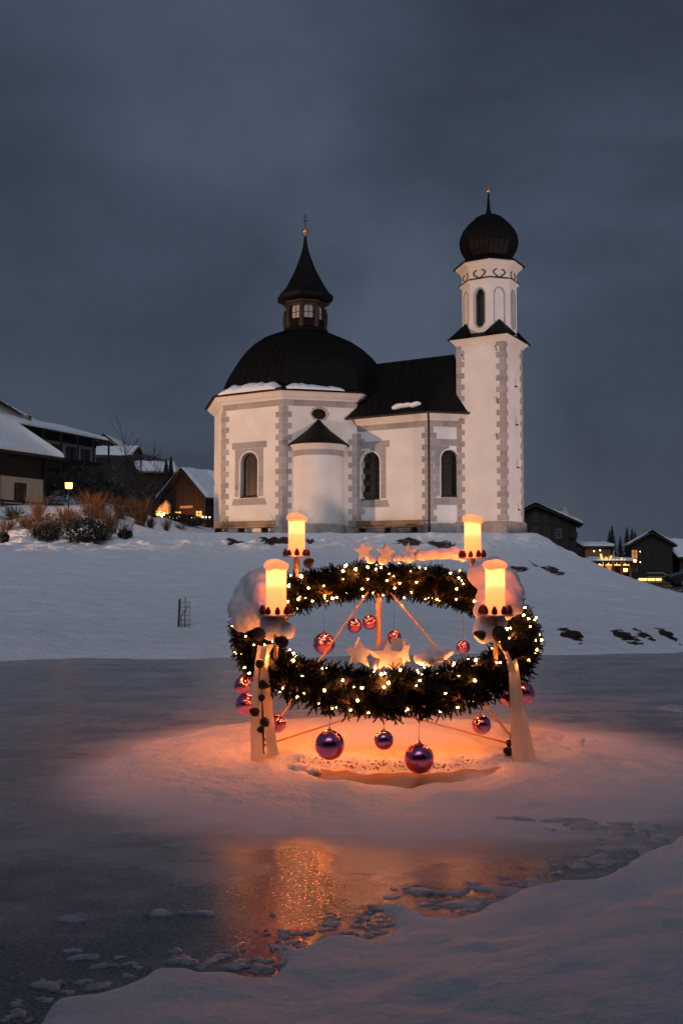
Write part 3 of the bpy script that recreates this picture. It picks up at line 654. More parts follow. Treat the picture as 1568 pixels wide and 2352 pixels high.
# lantern
lan = empty('lantern', p3(DC, 15.5), None, None); lan.parent = church; lan.location = lan.location - origin_of(church)
oct_ring(MB(), DC, [(1.32, 15.45), (1.30, 15.62), (1.16, 15.75), (1.12, 16.15), (1.16, 16.2), (1.03, 16.24), (1.03, 16.26)]).build('base', M['copper'], lan)
oct_ring(MB(), DC, [(1.03, 17.02), (1.08, 17.04), (1.10, 17.15), (1.22, 17.2), (1.25, 17.3), (1.0, 17.32)]).build('head', M['darkwood'], lan)
for k in range(8):
    a = OROT + k * math.pi / 4; c_ = np.array([math.cos(a), math.sin(a)]); t_ = np.array([-c_[1], c_[0]])
    mb = MB(); q = DC + c_ * 1.0; mb.obox((*(q - t_ * .13), 16.2), (*(c_ * .16), 0), (*(t_ * .26), 0), (0, 0, .85)); q2 = DC + c_ * 1.12
    mb.tube([(*(DC + c_ * (1.15 + .10 * math.sin(s_ * 2.6))), 15.65 + s_ * 1.3) for s_ in np.linspace(0, 1, 9)], [.17 - .08 * s_ for s_ in np.linspace(0, 1, 9)], 8)
    mb.build('pilaster', M['darkwood'], lan)
    am = a + math.pi / 8; n_ = np.array([math.cos(am), math.sin(am)]); tg = np.array([-n_[1], n_[0]]); w_ = Wall(DC + n_ * .98 - tg * .36, tg, .72); w_.n = n_
    win = empty('window', p3(DC + n_ * .98, 16.3), None, None); win.parent = lan; win.location = win.location - origin_of(lan)
    mb = MB(); w_.slab(mb, arch_loop(.36, .62, 16.26, 16.78), -.03, 0.0); mb.build('pane', M['curtain'], win)
    mb = MB(); w_.rect(mb, .345, .375, 16.26, 17.05, .001, .03); w_.rect(mb, .05, .34, 16.60, 16.63, .001, .03); w_.rect(mb, .38, .67, 16.60, 16.63, .001, .03); mb.build('glazing_bar', M['darkwood'], win)
oct_ring(MB(), DC, [(1.04, 17.3), (1.35, 17.36), (1.56, 17.46), (1.60, 17.72), (1.56, 17.76), (1.32, 18.02), (1.08, 18.42), (.72, 19.12), (.52, 19.6), (.37, 20.02), (.22, 20.5), (.13, 20.9), (.06, 21.5), (.04, 21.75)]).build('spire', M['copper'], lan)
sp = MB().ball(p3(DC, 21.8), .19, 16, 1, 1, .95); sp.lathe(DC, [(.05, 21.5), (.09, 21.58), (.05, 21.64)], 12); sp.build('gilt_ball', M['gold'], lan, True)
mb = MB(); cxv = np.array([.82, -.57]); mb.tube([p3(DC, 21.9), p3(DC, 22.88)], .022, 6)
for zc_, hw in ((22.44, .19), (22.66, .14)): mb.tube([(*(DC - cxv * hw), zc_), (*(DC + cxv * hw), zc_)], .022, 6)
mb.build('double_cross', M['iron'], lan)
# apse -------------------------------------------------------------
ta = wd.t(731, 6.0); AC = np.array(wd.pt(ta, 0)[:2]); AR = 1.36; an = math.atan2(wd.n[1], wd.n[0])
zcur = 8.06
mb = MB().lathe(AC, [(AR + .12, ZB), (AR + .12, 3.72), (AR + .05, 3.8), (AR, 3.82)], 28, an, -math.pi / 2, math.pi / 2); mb.build('apse_plinth', M['plinth'], church)
mb = MB().lathe(AC, [(AR, 3.7), (AR, zcur - .2)], 28, an, -math.pi / 2, math.pi / 2); mb.build('apse_wall', M['plaster'], church, True)
mb = MB().lathe(AC, [(AR + .003, zcur - .26), (AR + .03, zcur - .24), (AR + .06, zcur - .14), (AR + .20, zcur - .02), (AR + .22, zcur + .04)], 28, an, -math.pi / 2, math.pi / 2); mb.build('apse_cornice', M['plaster'], church, True)
for i in range(9):
    a0 = -math.pi / 2 + math.pi * i / 9 + .006; a1 = -math.pi / 2 + math.pi * (i + 1) / 9 - .006
    mb = MB().lathe(AC, [(AR, zcur - .58), (AR + .009, zcur - .58), (AR + .009, zcur - .27), (AR, zcur - .27)], 4, an, a0, a1); mb.build('frieze_block', M['greyblock'], church)
mb = MB().lathe(AC, [(AR + .18, zcur + .035), (AR + .34, zcur + .02), (AR + .34, zcur + .08), (.7, zcur + .85), (.02, zcur + 1.52)], 12, an, -math.pi / 2, math.pi / 2); mb.build('apse_roof', M['copper'], church)
# nave -------------------------------------------------------------
ZN = 9.55
wn1 = window(wn_, 829, 872, 1038, 1146, church); wc1 = window(wc, 1012, 1052, 1033, 1140, church)
mb = MB(); wn_.panel(mb, ZB, ZN, [wn1[0]]); wc.panel(mb, ZB, ZN, [wc1[0]])
nw = SD                                                        # nave width
ce = Npt + cd * 1.75; far_n = Npt + e2 * nw; cef = ce + e2 * (nw - 2 * 1.75 * math.sin(R(45)))
ce2 = Npt + cd * 2.6
mb.add([p3(ce2, ZB), p3(cef, ZB), p3(cef, ZN), p3(ce2, ZN), p3(far_n, ZB), p3(far_n, ZN), p3(V2 + e2 * nw, ZB), p3(V2 + e2 * nw, ZN)], [(0, 1, 2, 3), (1, 4, 5, 2), (4, 6, 7, 5)])
mb.build('nave_wall', M['plaster'], church)
surround(wn_, *wn1[1:], church, left=False); surround(wc, *wc1[1:], church, right=False)
# block rows left of the nave window run into the corner quoins
for z0, z1, t0 in ((wn1[4] + wn1[2] / 2 + .205, wn1[4] + wn1[2] / 2 + .55, .3),):
    frieze(wn_, t0, wn1[1] - wn1[2] / 2 - .08, z0, z1, 1, church)
frieze(wn_, .02, tN - .01, ZN - .60, ZN - .29, 7, church); frieze(wc, .01, 1.6, ZN - .60, ZN - .29, 2, church)
quoins(wn_, tN, -1, wc, 0, 1, 3.9, ZN - .61, church, long0=.42, short0=.0 + .25)
mb = MB(); wn_.rect(mb, 0, tN + .03, ZB, 3.82, .001, .06); wc.rect(mb, -.03, 2.4, ZB, 3.82, .001, .06); wd.rect(mb, 0, SD, ZB, 3.75, .001, .05); wl.rect(mb, 0, SD, ZB, 3.42, .001, .05); mb.build('plinth', M['plinth'], church)
def swept(profile, path, closed=False):
    """sweep (out, z) profile along corner points [(point, outward offset direction scaled)]"""
    mb = MB(); k = len(profile)
    for p, o in path: mb.v += [(float(p[0] + o[0] * a), float(p[1] + o[1] * a), float(z)) for a, z in profile]
    for i in range(len(path) - 1):
        for j in range(k - 1): a = i * k + j; mb.f.append((a, a + k, a + k + 1, a + 1))
    return mb
nn_, nc_ = wn_.n, wc.n; mit = (nn_ + nc_); mit = mit / (1 + nn_ @ nc_)
path = [(V2, nn_), (Npt, mit), (Npt + cd * 2.6, nc_)]
swept([(.0, ZN - .28), (.05, ZN - .27), (.08, ZN - .2), (.22, ZN - .06), (.30, ZN + .08), (.31, ZN + .14)], path).build('nave_cornice', M['plaster'], church)
# nave roof: eave to ridge, hipped at the choir
EZ = ZN + .16; RZ = 13.12
eo = .46
rA = V2 + e2 * nw / 2 - e1 * 2.5; rB = Npt + e2 * nw / 2 + e1 * 0.55
pa = V2 + nn_ * eo - e1 * .45; pb = Npt + mit * eo; pc = ce + nc_ * eo + cd * .5
pd_ = cef + direc(45 - AD + 90) * .1 + e1 * .3; pe = far_n + e2 * eo; pf = V2 + e2 * (nw + eo)
roof = MB(); top = [p3(pa, EZ), p3(pb, EZ), p3(pc, EZ), p3(pd_, EZ), p3(pe, EZ), p3(pf, EZ), p3(rA, RZ), p3(rB, RZ), p3(pa - e1 * 1.5 + e2 * 1.0, EZ + .8)]
roof.add(top, [(0, 1, 7, 6), (1, 2, 7), (2, 3, 7), (3, 4, 7), (4, 5, 6, 7)])
roof.add([(x, y, z - .09) for x, y, z in top], [(6, 7, 1, 0), (7, 2, 1)]); 
roof.add([p3(pa, EZ - .09), p3(pb, EZ - .09), p3(pc, EZ - .09), p3(pa, EZ), p3(pb, EZ), p3(pc, EZ)], [(0, 1, 4, 3), (1, 2, 5, 4)])
roof.add([p3(pa, EZ - .09), p3(pa, EZ), p3(rA, RZ), p3(rA, RZ - .09)], [(0, 1, 2, 3)])
nroof = roof.build('nave_roof', M['copper'], church)
for i in range(13):
    f_ = i / 12; a = np.array([*(pa * (1 - f_) + pb * f_), EZ + .015]); b = np.array([*(rA * (1 - f_) + rB * f_), RZ + .015]); MB().tube([a, b], .022, 4).build('seam', M['copper_seam'], nroof)
for f_ in (.5,):
    a = np.array([*pa, EZ]) * (1 - f_) + np.array([*rA, RZ]) * f_; b = np.array([*pb, EZ]) * (1 - f_) + np.array([*rB, RZ]) * f_; MB().tube([a + [0, 0, .012], b + [0, 0, .012]], .014, 4).build('seam', M['copper_seam'], nroof)
MB().tube([p3(pa + nn_ * .03, EZ - .06), p3(pb + mit * .03, EZ - .06), p3(pc + nc_ * .03, EZ - .06)], .07, 8).build('gutter', M['iron'], church)
dp = Npt + mit * .09; g0 = pb + mit * .02
MB().tube([p3(g0, EZ - .06), p3(g0, EZ - .2), p3(dp * .5 + g0 * .5, EZ - .42), p3(dp + mit * .02, EZ - .62), p3(dp + mit * .02, EZ - 1.2), p3(dp + mit * .02, 3.2)], .055, 8).build('downpipe', M['iron'], church)
# snow patch on nave roof
def on_roof(f_, g_): return (np.array([*pa, EZ]) * (1 - f_) + np.array([*pb, EZ]) * f_) * (1 - g_) + (np.array([*rA, RZ]) * (1 - f_) + np.array([*rB, RZ]) * f_) * g_
tag(blob('roof_snow', [(on_roof(.62 + .035 * i, .055 + .05 * abs(math.sin(i * 1.3)) * .6 + .03) + [0, 0, .05], .26 + .05 * math.sin(i * 2.1), 1.2, .9, .5) for i in range(7)], M['snow'], voxel=.06, noise=.03, nscale=3), 'small patch of snow near the gutter of the dark nave roof', 'snow', 'snow left lying on the church roof')
# tower ------------------------------------------------------------
tower = empty('tower', p3(TL + e1 * TA / 2 + e2 * TA / 2, 3.2), None, None); tower.parent = church; tower.location = tower.location - origin_of(church)
TCN = TL + e1 * TA / 2 + e2 * TA / 2
tw_l = Wall(TL, e1, TA); tw_r = Wall(TC, e2, TA)
ZT = 13.36
mb = MB(); tw_l.panel(mb, ZB, ZT); slits = []
for v in (877, 965, 1063, 1160):
    t_ = tw_r.t(1183 + (v - 877) * .016, 9.); z_ = tw_r.z(t_, v); slits.append([(t_ - .07, z_ - .22), (t_ + .07, z_ - .22), (t_ + .05, z_ + .22), (t_ - .05, z_ + .22)])
tw_r.panel(mb, ZB, ZT, slits, .25)
tf = TL + e2 * TA; mb.add([p3(TR, ZB), p3(tf, ZB), p3(tf, ZT), p3(TR, ZT), p3(TL, ZB), p3(TL, ZT)], [(0, 1, 2, 3), (1, 4, 5, 2)])
mb.build('tower_wall', M['plaster'], tower)
for s_ in slits:
    mb = MB(); tw_r.slab(mb, s_, -.25, -.22); sl = mb.build('slit_window', M['opening'], tower)
    mb = MB(); tw_r.rect(mb, s_[0][0] - .03, s_[1][0] + .06, s_[0][1] - .06, s_[0][1] - .005, .001, .10); mb.build('sill', M['darkwood'], tower)
tw_b = Wall(TR, -e1, TA); tw_f = Wall(tf, -e2, TA)
quoins(tw_l, TA, -1, tw_r, 0, 1, 3.92, ZT - .02, tower, course=.30, long0=.46, short0=.27)
quoins(tw_f, TA, -1, tw_l, 0, 1, 3.92, ZT - .02, tower, course=.30, long0=.46, short0=.29, flip=True)
quoins(tw_r, TA, -1, tw_b, 0, 1, 3.92, ZT - .02, tower, course=.30, long0=.46, short0=.27, flip=True)
SQ2 = 2 ** .5; TROT = R(-AD + 45)
def sq_ring(mb, prof): return mb.lathe(TCN, [(a * SQ2, z) for a, z in prof], 4, TROT)
TH2 = TA / 2
sq_ring(MB(), [(TH2 + .12, ZB), (TH2 + .12, 3.82), (TH2 + .06, 3.9), (TH2, 3.905)]).build('tower_plinth', M['plinth'], tower)
for (u, v) in ((1163, 800), (1165, 918), (1163, 1003)):
    t_ = tw_l.t(u - 22); z_ = tw_l.z(t_, v); mb = MB(); mb.tube([tw_l.pt(t_ - .06, z_ + .18, .03), tw_l.pt(t_ + .06, z_ - .18, .03)], .015, 5); mb.build('wall_anchor', M['iron'], tower)
t_ = tw_l.t(1064); z_ = tw_l.z(t_, 820); MB().tube([tw_l.pt(t_ - .05, z_ + .16, .03), tw_l.pt(t_ + .06, z_ - .16, .03)], .015, 5).build('wall_anchor', M['iron'], tower)
sq_ring(MB(), [(TH2, ZT - .08), (TH2 + .05, ZT - .06), (TH2 + .08, ZT + .02), (TH2 + .24, ZT + .18), (TH2 + .27, ZT + .24), (TH2, ZT + .26)]).build('tower_cornice', M['plaster'], tower)
TO = 1.345
mb = sq_ring(MB(), [(TH2 + .25, ZT + .235), (TH2 + .36, ZT + .22), (TH2 + .36, ZT + .27), (TO - .03, ZT + .55), (TO - .2, ZT + .56)])
for k in range(4):                                             # broach roofs at the four corners
    a = TROT + k * math.pi / 2; c_ = np.array([math.cos(a), math.sin(a)]); t_ = np.array([-c_[1], c_[0]]); hw = TO * math.tan(math.pi / 8)
    b0 = TCN + c_ * (TO + .01); tip = TCN + c_ * (TH2 + .36) * SQ2 * .985
    mb.add([p3(b0 - t_ * (hw + .02), ZT + .42), p3(b0 + t_ * (hw + .02), ZT + .42), p3(b0, ZT + 1.22), p3(tip, ZT + .27), p3(b0 - t_ * (hw + .45) + c_ * .1, ZT + .36), p3(b0 + t_ * (hw + .45) + c_ * .1, ZT + .36)], [(3, 4, 2), (3, 2, 5), (4, 0, 2), (5, 2, 1)])
mb.build('skirt_roof', M['copper'], tower)
TZ0, TZ1, TZ2, TZ3 = ZT + .3, 16.68, 17.34, 17.9
def toct(mb, prof): return mb.lathe(TCN, [(a * KC, z) for a, z in prof], 8, OROT)
belf = MB(); parts = []
for k in range(8):
    am = OROT + (k + .5) * math.pi / 4; n_ = np.array([math.cos(am), math.sin(am)]); tg = np.array([-n_[1], n_[0]]); hw = TO * math.tan(math.pi / 8)
    w_ = Wall(TCN + n_ * TO - tg * hw, tg, 2 * hw); w_.n = n_
    def lobed(wd_, z0, z1):
        c_ = hw; r_ = wd_ / 2 - .06
        lp = [(c_ - wd_ / 2, z0 + .28), (c_ - r_, z0 + .22)] + [(c_ + r_ * math.cos(math.pi + math.pi * i / 10), z0 + .22 + .8 * r_ * math.sin(math.pi + math.pi * i / 10)) for i in range(1, 10)] + [(c_ + r_, z0 + .22), (c_ + wd_ / 2, z0 + .28), (c_ + wd_ / 2, z1 - .34), (c_ + r_, z1 - .28)]
        lp += [(c_ + r_ * math.cos(math.pi * i / 10), z1 - .28 + r_ * math.sin(math.pi * i / 10)) for i in range(1, 10)] + [(c_ - r_, z1 - .28), (c_ - wd_ / 2, z1 - .34)]
        return lp
    lp = lobed(.56, ZT + .78, 16.32); opened = (k - side_index(wl)) % 2 == 0
    w_.panel(belf, TZ0, TZ3, [lp], .30 if opened else .05)
    parts.append((w_, lp, opened, hw))
belfry = belf.build('belfry', M['plaster'], tower)
for w_, lp, opened, hw in parts:
    mb = MB(); w_.slab(mb, lp, -.31 if opened else -.06, -.28 if opened else -.045); mb.build('opening' if opened else 'blind_panel', M['opening'] if opened else M['plaster'], tower)
    if w_.n[1] > .5: continue
    cc = np.mean(lp, 0); mb = MB(); out = [(cc[0] + (a - cc[0]) * 1.17, cc[1] + (b - cc[1]) * 1.045) for a, b in lp]
    for i in range(len(lp)): j = (i + 1) % len(lp); w_.slab(mb, [lp[i], out[i], out[j], lp[j]], .001, .025)
    mb.build('opening_rim', M['greyblock'], tower)
    # oval cartouche in the frieze
    zc_ = (TZ1 + .12 + TZ2) / 2; mb = MB(); n = 20
    f = lambda a: (1 + .12 * math.cos(4 * a))
    for i in range(n):
        a0, a1 = 2 * math.pi * i / n, 2 * math.pi * (i + 1) / n
        w_.slab(mb, [(hw + .27 * f(a0) * math.cos(a0), zc_ + .21 * f(a0) * math.sin(a0)), (hw + .33 * f(a0) * math.cos(a0), zc_ + .27 * f(a0) * math.sin(a0)), (hw + .33 * f(a1) * math.cos(a1), zc_ + .27 * f(a1) * math.sin(a1)), (hw + .27 * f(a1) * math.cos(a1), zc_ + .21 * f(a1) * math.sin(a1))], .001, .035)
    mb.build('cartouche', M['shutterwood'], tower)
toct(MB(), [(TO, TZ1 - .16), (TO + .03, TZ1 - .14), (TO + .12, TZ1 - .02), (TO + .14, TZ1 + .03), (TO, TZ1 + .05)]).build('string_course', M['plaster'], tower)
toct(MB(), [(TO + .13, TZ1 + .035), (TO + .19, TZ1 + .03), (TO + .19, TZ1 + .06), (TO - .01, TZ1 + .16)]).build('string_flashing', M['copper'], tower)
toct(MB(), [(TO, TZ2 - .1), (TO + .04, TZ2 - .08), (TO + .08, TZ2 + .04), (TO + .16, TZ2 + .1), (TO + .30, TZ2 + .22), (TO + .33, TZ2 + .32), (TO + .28, TZ2 + .34)]).build('top_cornice', M['plaster'], tower)
ON = [(TO + .27, TZ2 + .33), (TO + .44, TZ2 + .30), (TO + .44, TZ2 + .35), (1.22, TZ2 + .72), (1.14, 18.16), (1.20, 18.3), (1.34, 18.55), (1.43, 18.85), (1.45, 19.1), (1.41, 19.42), (1.26, 19.78), (1.04, 20.08), (.80, 20.32), (.50, 20.50), (.26, 20.61), (.13, 20.76), (.085, 21.05), (.06, 21.45), (.035, 21.88)]
onion = toct(MB(), ON).build('onion_dome', M['copper'], tower)
for k in range(8):
    am = OROT + (k + .5) * math.pi / 4; n_ = np.array([math.cos(am), math.sin(am)]); tg = np.array([-n_[1], n_[0]])
    if n_[1] > .3: continue
    for j in (-1, -.5, 0, .5, 1):
        MB().tube([p3(TCN + n_ * (a + .008) + tg * j * a * math.tan(math.pi / 8), z) for a, z in ON[4:15]], .016, 4).build('seam', M['copper_seam'], onion)
mb = MB().ball(p3(TCN, 21.95), .13, 14); mb.tube([p3(TCN, 22.03), p3(TCN, 22.32)], [.018, .008], 6); mb.build('gilt_ball', M['gold'], tower, True)
tag(blob('roof_snow', [(p3(TCN + np.array([-.62 + .12 * i, -.1 + .02 * i]), 19.97 + .115 * i), .22, 1, 1, .55) for i in range(4)], M['snow'], voxel=.06, noise=.02), 'sliver of snow on the shoulder of the onion dome', 'snow', 'snow left lying on the church roof')

# benches -----------------------------------------------------------
def bench(wall, t0, t1, gz, label):
    c = wall.pt((t0 + t1) / 2, gz, .55); b = empty('bench', c, label, 'bench', 'long wooden benches against the church'); L = t1 - t0; d3 = np.array([*wall.d, 0]); n3 = np.array([*wall.n, 0]); o = np.array(wall.pt(t0, gz, .18))
    for z, dz in ((.50, .14), (.66, .14)): MB().obox(o + [0, 0, z], d3 * L, n3 * .045, (0, 0, dz)).build('back_slat', M['benchwood'], b)
    for k in range(3): MB().obox(o + n3 * (.14 + .15 * k) + [0, 0, .40], d3 * L, n3 * .13, (0, 0, .05)).build('seat_slat', M['benchwood'], b)
    for f_ in (.12, .5, .88):
        q = o + d3 * (L * f_ - .05); mb = MB(); mb.obox(q + n3 * .10, d3 * .09, n3 * .42, (0, 0, .395)); mb.obox(q - n3 * .002 - d3 * 0, d3 * .09, n3 * -.04, (0, 0, .80)); mb.build('leg', M['darkwood'], b)
bench(wl, wl.t(497, 4), wl.t(636, 4), 3.22, 'long wooden bench under the arched window of the octagon')
bench(wn_, wn_.t(822, 4), wn_.t(978, 4), 3.20, 'long wooden bench against the nave wall between apse and downpipe')

# ================================================================== LAMPS: ADDED UNSEEN FLOODLIGHTS, THEN THE STREET LAMP
def added_floodlight(pos, target, power, cone, label, color):  # lamp on a mast, added out of view to light the church
    gz = hz1(pos[0], pos[1]); r_ = empty('added_floodlight', (pos[0], pos[1], gz), label, 'added_floodlight')
    MB().tube([(pos[0], pos[1], gz - .2), (pos[0], pos[1], pos[2] - .25)], .05, 8).build('mast', M['iron'], r_)
    d = (Vector(target) - Vector(pos)).normalized(); p = Vector(pos); sd = d.cross(Vector((0, 0, 1))).normalized(); up = sd.cross(d)
    MB().obox(p - sd * .22 - up * .18 - d * .32, sd * .44, up * .36, d * .22).build('housing', M['iron'], r_)
    MB().obox(p - sd * .03 - Vector((0, 0, .3)) - d * .26, sd * .06, d * .06, Vector((0, 0, .12))).build('bracket', M['iron'], r_)
    l = bpy.data.lights.new('added_flood_beam', 'SPOT'); l.energy = power; l.color = color; l.spot_size = R(cone); l.spot_blend = .12; l.shadow_soft_size = .12
    o = bpy.data.objects.new('added_flood_beam', l); COL.objects.link(o); o.parent = r_; o.location = p - Vector(r_.location); o.rotation_euler = d.to_track_quat('-Z', 'Y').to_euler()
added_floodlight((-39.0, 31.3, 3.9), (1.0, 50.0, 17.6), 48000, 46, 'assumed flood lamp on a short mast beside the lake, out of view, aimed at the octagon', (1.0, .52, .25))  # unseen source, assumed from the apse shadow on the nave wall
added_floodlight((31.0, 26.0, 2.6), (8.0, 49.0, 16.5), 21000, 44, 'added fill lamp on a short mast at the foot of the hill, out of view, aimed at the tower', (1.0, .66, .54))  # unseen fill lamp, added to brighten the right face of the tower

def street_lamp(base, h, label, group=None, s=1.0, m=None):
    r_ = empty('street_lamp', base, label, 'street lamp', group); x, y, z = base
    MB().tube([(x, y, z - .3), (x, y, z + h)], [.05 * s, .035 * s], 8).build('pole', M['iron'], r_)
    k = MB(); w = .16 * s; k.add([(x - w, y - w, z + h), (x + w, y - w, z + h), (x + w, y + w, z + h), (x - w, y + w, z + h), (x - w * 1.15, y - w * 1.15, z + h + .36 * s), (x + w * 1.15, y - w * 1.15, z + h + .36 * s), (x + w * 1.15, y + w * 1.15, z + h + .36 * s), (x - w * 1.15, y + w * 1.15, z + h + .36 * s)], [(0, 3, 2, 1), (4, 5, 6, 7), (0, 1, 5, 4), (1, 2, 6, 5), (2, 3, 7, 6), (3, 0, 4, 7)])
    k.build('lamp_glass', m or M['street_light'], r_)
    w *= 1.35; MB().add([(x - w, y - w, z + h + .365 * s), (x + w, y - w, z + h + .365 * s), (x + w, y + w, z + h + .365 * s), (x - w, y + w, z + h + .365 * s), (x, y, z + h + .47 * s)], [(0, 3, 2, 1), (0, 1, 4), (1, 2, 4), (2, 3, 4), (3, 0, 4)]).build('lamp_roof', M['iron'], r_)
lp_ = P(158.5, 1122, 50.5); street_lamp((lp_[0], lp_[1], hz1(lp_[0], lp_[1])), lp_[2] - hz1(lp_[0], lp_[1]), 'lit square lantern street lamp above the shrubs on the garden bank', None, .85)

# ================================================================== WREATH
RT = 20.0; RR = 1.45
WC = np.array([.465, 10.1, 1.24]); AX = np.array([1., 0, 0]); AV = np.array([0, math.cos(R(RT)), math.sin(R(RT))]); AN = np.array([0, -math.sin(R(RT)), math.cos(R(RT))])
def ring(th): return WC + RR * (math.cos(th) * AX + math.sin(th) * AV)
def ring_by_u(u, front):
    best = None
    for th in np.linspace(0, 2 * math.pi, 720, endpoint=False):
        p = ring(th)
        if (p[1] < WC[1]) != front: continue
        e = abs(proj_u(p) - u)
        if best is None or e < best[0]: best = (e, p, th)
    return best[1], best[2]
FL = np.array([-.79, 9.25, 0]); FR = np.array([1.74, 9.28, 0]); BK = np.array([.455, 11.45, 0])
wreath = empty('advent_wreath', (.465, 10.1, .03), 'huge fir advent wreath on a tripod standing on the snowy ice', 'wreath')
for q, top in ((FL, 1.0), (FR, 1.0), (BK, 1.62)): MB().tube([q + [0, 0, -.03], q + [0, 0, top]], .030, 12).build('leg', M['pole'] if q is BK else M['darkwood'], wreath, True)
for q in (FL, FR):
    sg = -1 if q is FL else 1
    MB().tube([q + [0, 0, .14], BK + [sg * .05, 0, .14]], .011, 8).build('brace', M['pole'], wreath, True)
    MB().tube([q + [0, 0, .16], BK + [sg * .12, -.05, 1.60]], .011, 8).build('strut', M['pole'], wreath, True)
mb = MB(); path = [ring(2 * math.pi * i / 72) for i in range(73)]; mb.tube(path, .140, 12, cap=False); mb.build('core', M['core'], wreath, True)
# fir twigs
def sprig_template(seed):
    rr = np.random.default_rng(seed); V = []; F = []
    def twig(o, d, L, n):
        d = d / np.linalg.norm(d); a = np.cross(d, [.3, .9, .2]); a /= np.linalg.norm(a); b = np.cross(d, a)
        for i in range(n):
            s_ = (i + .5) / n; ang = i * 2.399 + rr.uniform(-.3, .3); c = o + d * L * s_; out = a * math.cos(ang) + b * math.sin(ang)
            nd = d * .9 + out * .75; nd /= np.linalg.norm(nd); ln = .0175 * (1 - .35 * s_) * rr.uniform(.8, 1.15); wv = np.cross(nd, out); wv = wv / (np.linalg.norm(wv) + 1e-9) * .0042
            k = len(V); V.extend([c - wv, c + wv, c + nd * ln + wv * .6, c + nd * ln - wv * .6]); F.append((k, k + 1, k + 2, k + 3))
    twig(np.zeros(3), np.array([0, 0, 1.]), .14, 48)
    for s_, ang in ((.03, .9), (.055, -.9), (.08, .8)): twig(np.array([0, 0, s_]), np.array([math.sin(ang), rr.uniform(-.3, .3), math.cos(ang)]), .08, 28)
    return np.array(V), np.array(F)
TPL = [sprig_template(s_) for s_ in range(5)]
VV = []; FF = []; k0 = 0; rr = np.random.default_rng(2)
for i in range(3600):
    th = rr.uniform(0, 2 * math.pi); ph = rr.uniform(0, 2 * math.pi); c = ring(th); rad = math.cos(th) * AX + math.sin(th) * AV; tan = -math.sin(th) * AX + math.cos(th) * AV
    nrm = math.cos(ph) * rad + math.sin(ph) * AN
    d = nrm * rr.uniform(.55, 1.1) + tan * rr.uniform(.2, 1.1) + np.array([0, 0, -.28 - .35 * max(0, -nrm[2])]) + rr.normal(0, .18, 3); d /= np.linalg.norm(d)
    x_ = np.cross(d, rr.normal(0, 1, 3)); x_ /= np.linalg.norm(x_); y_ = np.cross(d, x_); s_ = rr.uniform(.78, 1.12) * (1.25 if nrm[2] < -.5 and rr.random() < .4 else 1)
    V, F = TPL[i % 5]; o = c + nrm * rr.uniform(.085, .135)
    VV.append((V[:, :1] * x_ + V[:, 1:2] * y_ + V[:, 2:] * d) * s_ + o); FF.append(F + k0); k0 += len(V)
fir = np_object('fir_twigs', np.vstack(VV), np.vstack(FF), M['needle'], wreath); tag(fir, kind='stuff')

# light string
lights = empty('light_string', (.465, 10.1, .75), 'string of small warm lights wound through the fir wreath', 'fairy lights')
mb = MB(); pts = []
for i in range(901):
    th = 2 * math.pi * i / 900; ph = 46 * th; rad = math.cos(th) * AX + math.sin(th) * AV; pts.append(ring(th) + (.17 + .015 * math.sin(i * .7)) * (math.cos(ph) * rad + math.sin(ph) * AN))
mb.tube(pts, .0022, 3, cap=False); mb.build('wire', M['thread'], lights)
bm = MB().ball((0, 0, 0), .0125, 8).mesh('bulb'); bm.materials.append(M['bulb']); bm.polygons.foreach_set('use_smooth', [True] * len(bm.polygons))
bm3 = bm.copy(); bm3.materials.clear(); bm3.materials.append(M['bulb_top']); bm2 = bm.copy(); bm2.materials.clear(); bm2.materials.append(M['bulb_under'])
rr = np.random.default_rng(8); lo_ = origin_of(lights)
for i in range(298):
    th = 2 * math.pi * (i + rr.uniform(-.8, .8)) / 298; ph = rr.uniform(0, 2 * math.pi); rad = math.cos(th) * AX + math.sin(th) * AV
    p = ring(th) + rr.uniform(.172, .228) * (math.cos(ph) * rad + math.sin(ph) * AN)
    nb_ = math.cos(ph) * rad + math.sin(ph) * AN; low = nb_[2] < -.45 or (rad @ nb_ < -.75 and nb_[2] < .1)
    o = bpy.data.objects.new('bulb', bm2 if low else (bm3 if nb_[2] > .35 else bm)); COL.objects.link(o); o.parent = lights; o.location = Vector(p) - lo_; k = rr.choice([1.0, .72, .5], p=[.25, .35, .4]); o.scale = (k, k, k)

# pine cones
def cone_mesh(name, m, h=1.0):
    mb = MB(); n = 9
    mb.lathe((0, 0), [(.02, 0), (.30, .12), (.40, .4), (.33, .75), (.12, 1.05), (.0, 1.1)], 10)
    for r_ in range(7):
        z = .06 + r_ * .155; rd = .34 + .16 * math.sin(math.pi * min(1, (r_ + 1) / 6.5)) - .03 * r_
        for j in range(n):
            a = 2 * math.pi * (j + .5 * (r_ % 2)) / n; c = np.array([math.cos(a), math.sin(a), 0]); t = np.array([-c[1], c[0], 0]); b = np.array([0, 0, z])
            mb.add([b + c * rd * .6 - t * .10, b + c * rd * .6 + t * .10, b + c * (rd + .06) + t * .075 + [0, 0, .13], b + c * (rd + .06) - t * .075 + [0, 0, .13], b + c * (rd * .7) + [0, 0, .2]], [(0, 1, 2, 3), (3, 2, 4), (0, 3, 4), (1, 4, 2)])
    me = mb.mesh(name); me.materials.append(m); return me
CM = cone_mesh('pine_cone', M['cone']); CMD = cone_mesh('pine_cone_dark', M['cone_dark'])
def cone(p, s_, rot, label, group, me=CM):
    o = bpy.data.objects.new('pine_cone', me); COL.objects.link(o); o.location = Vector(tuple(map(float, p))); o.scale = (s_, s_, s_); o.rotation_euler = rot; tag(o, label, 'pine cone', group); return o

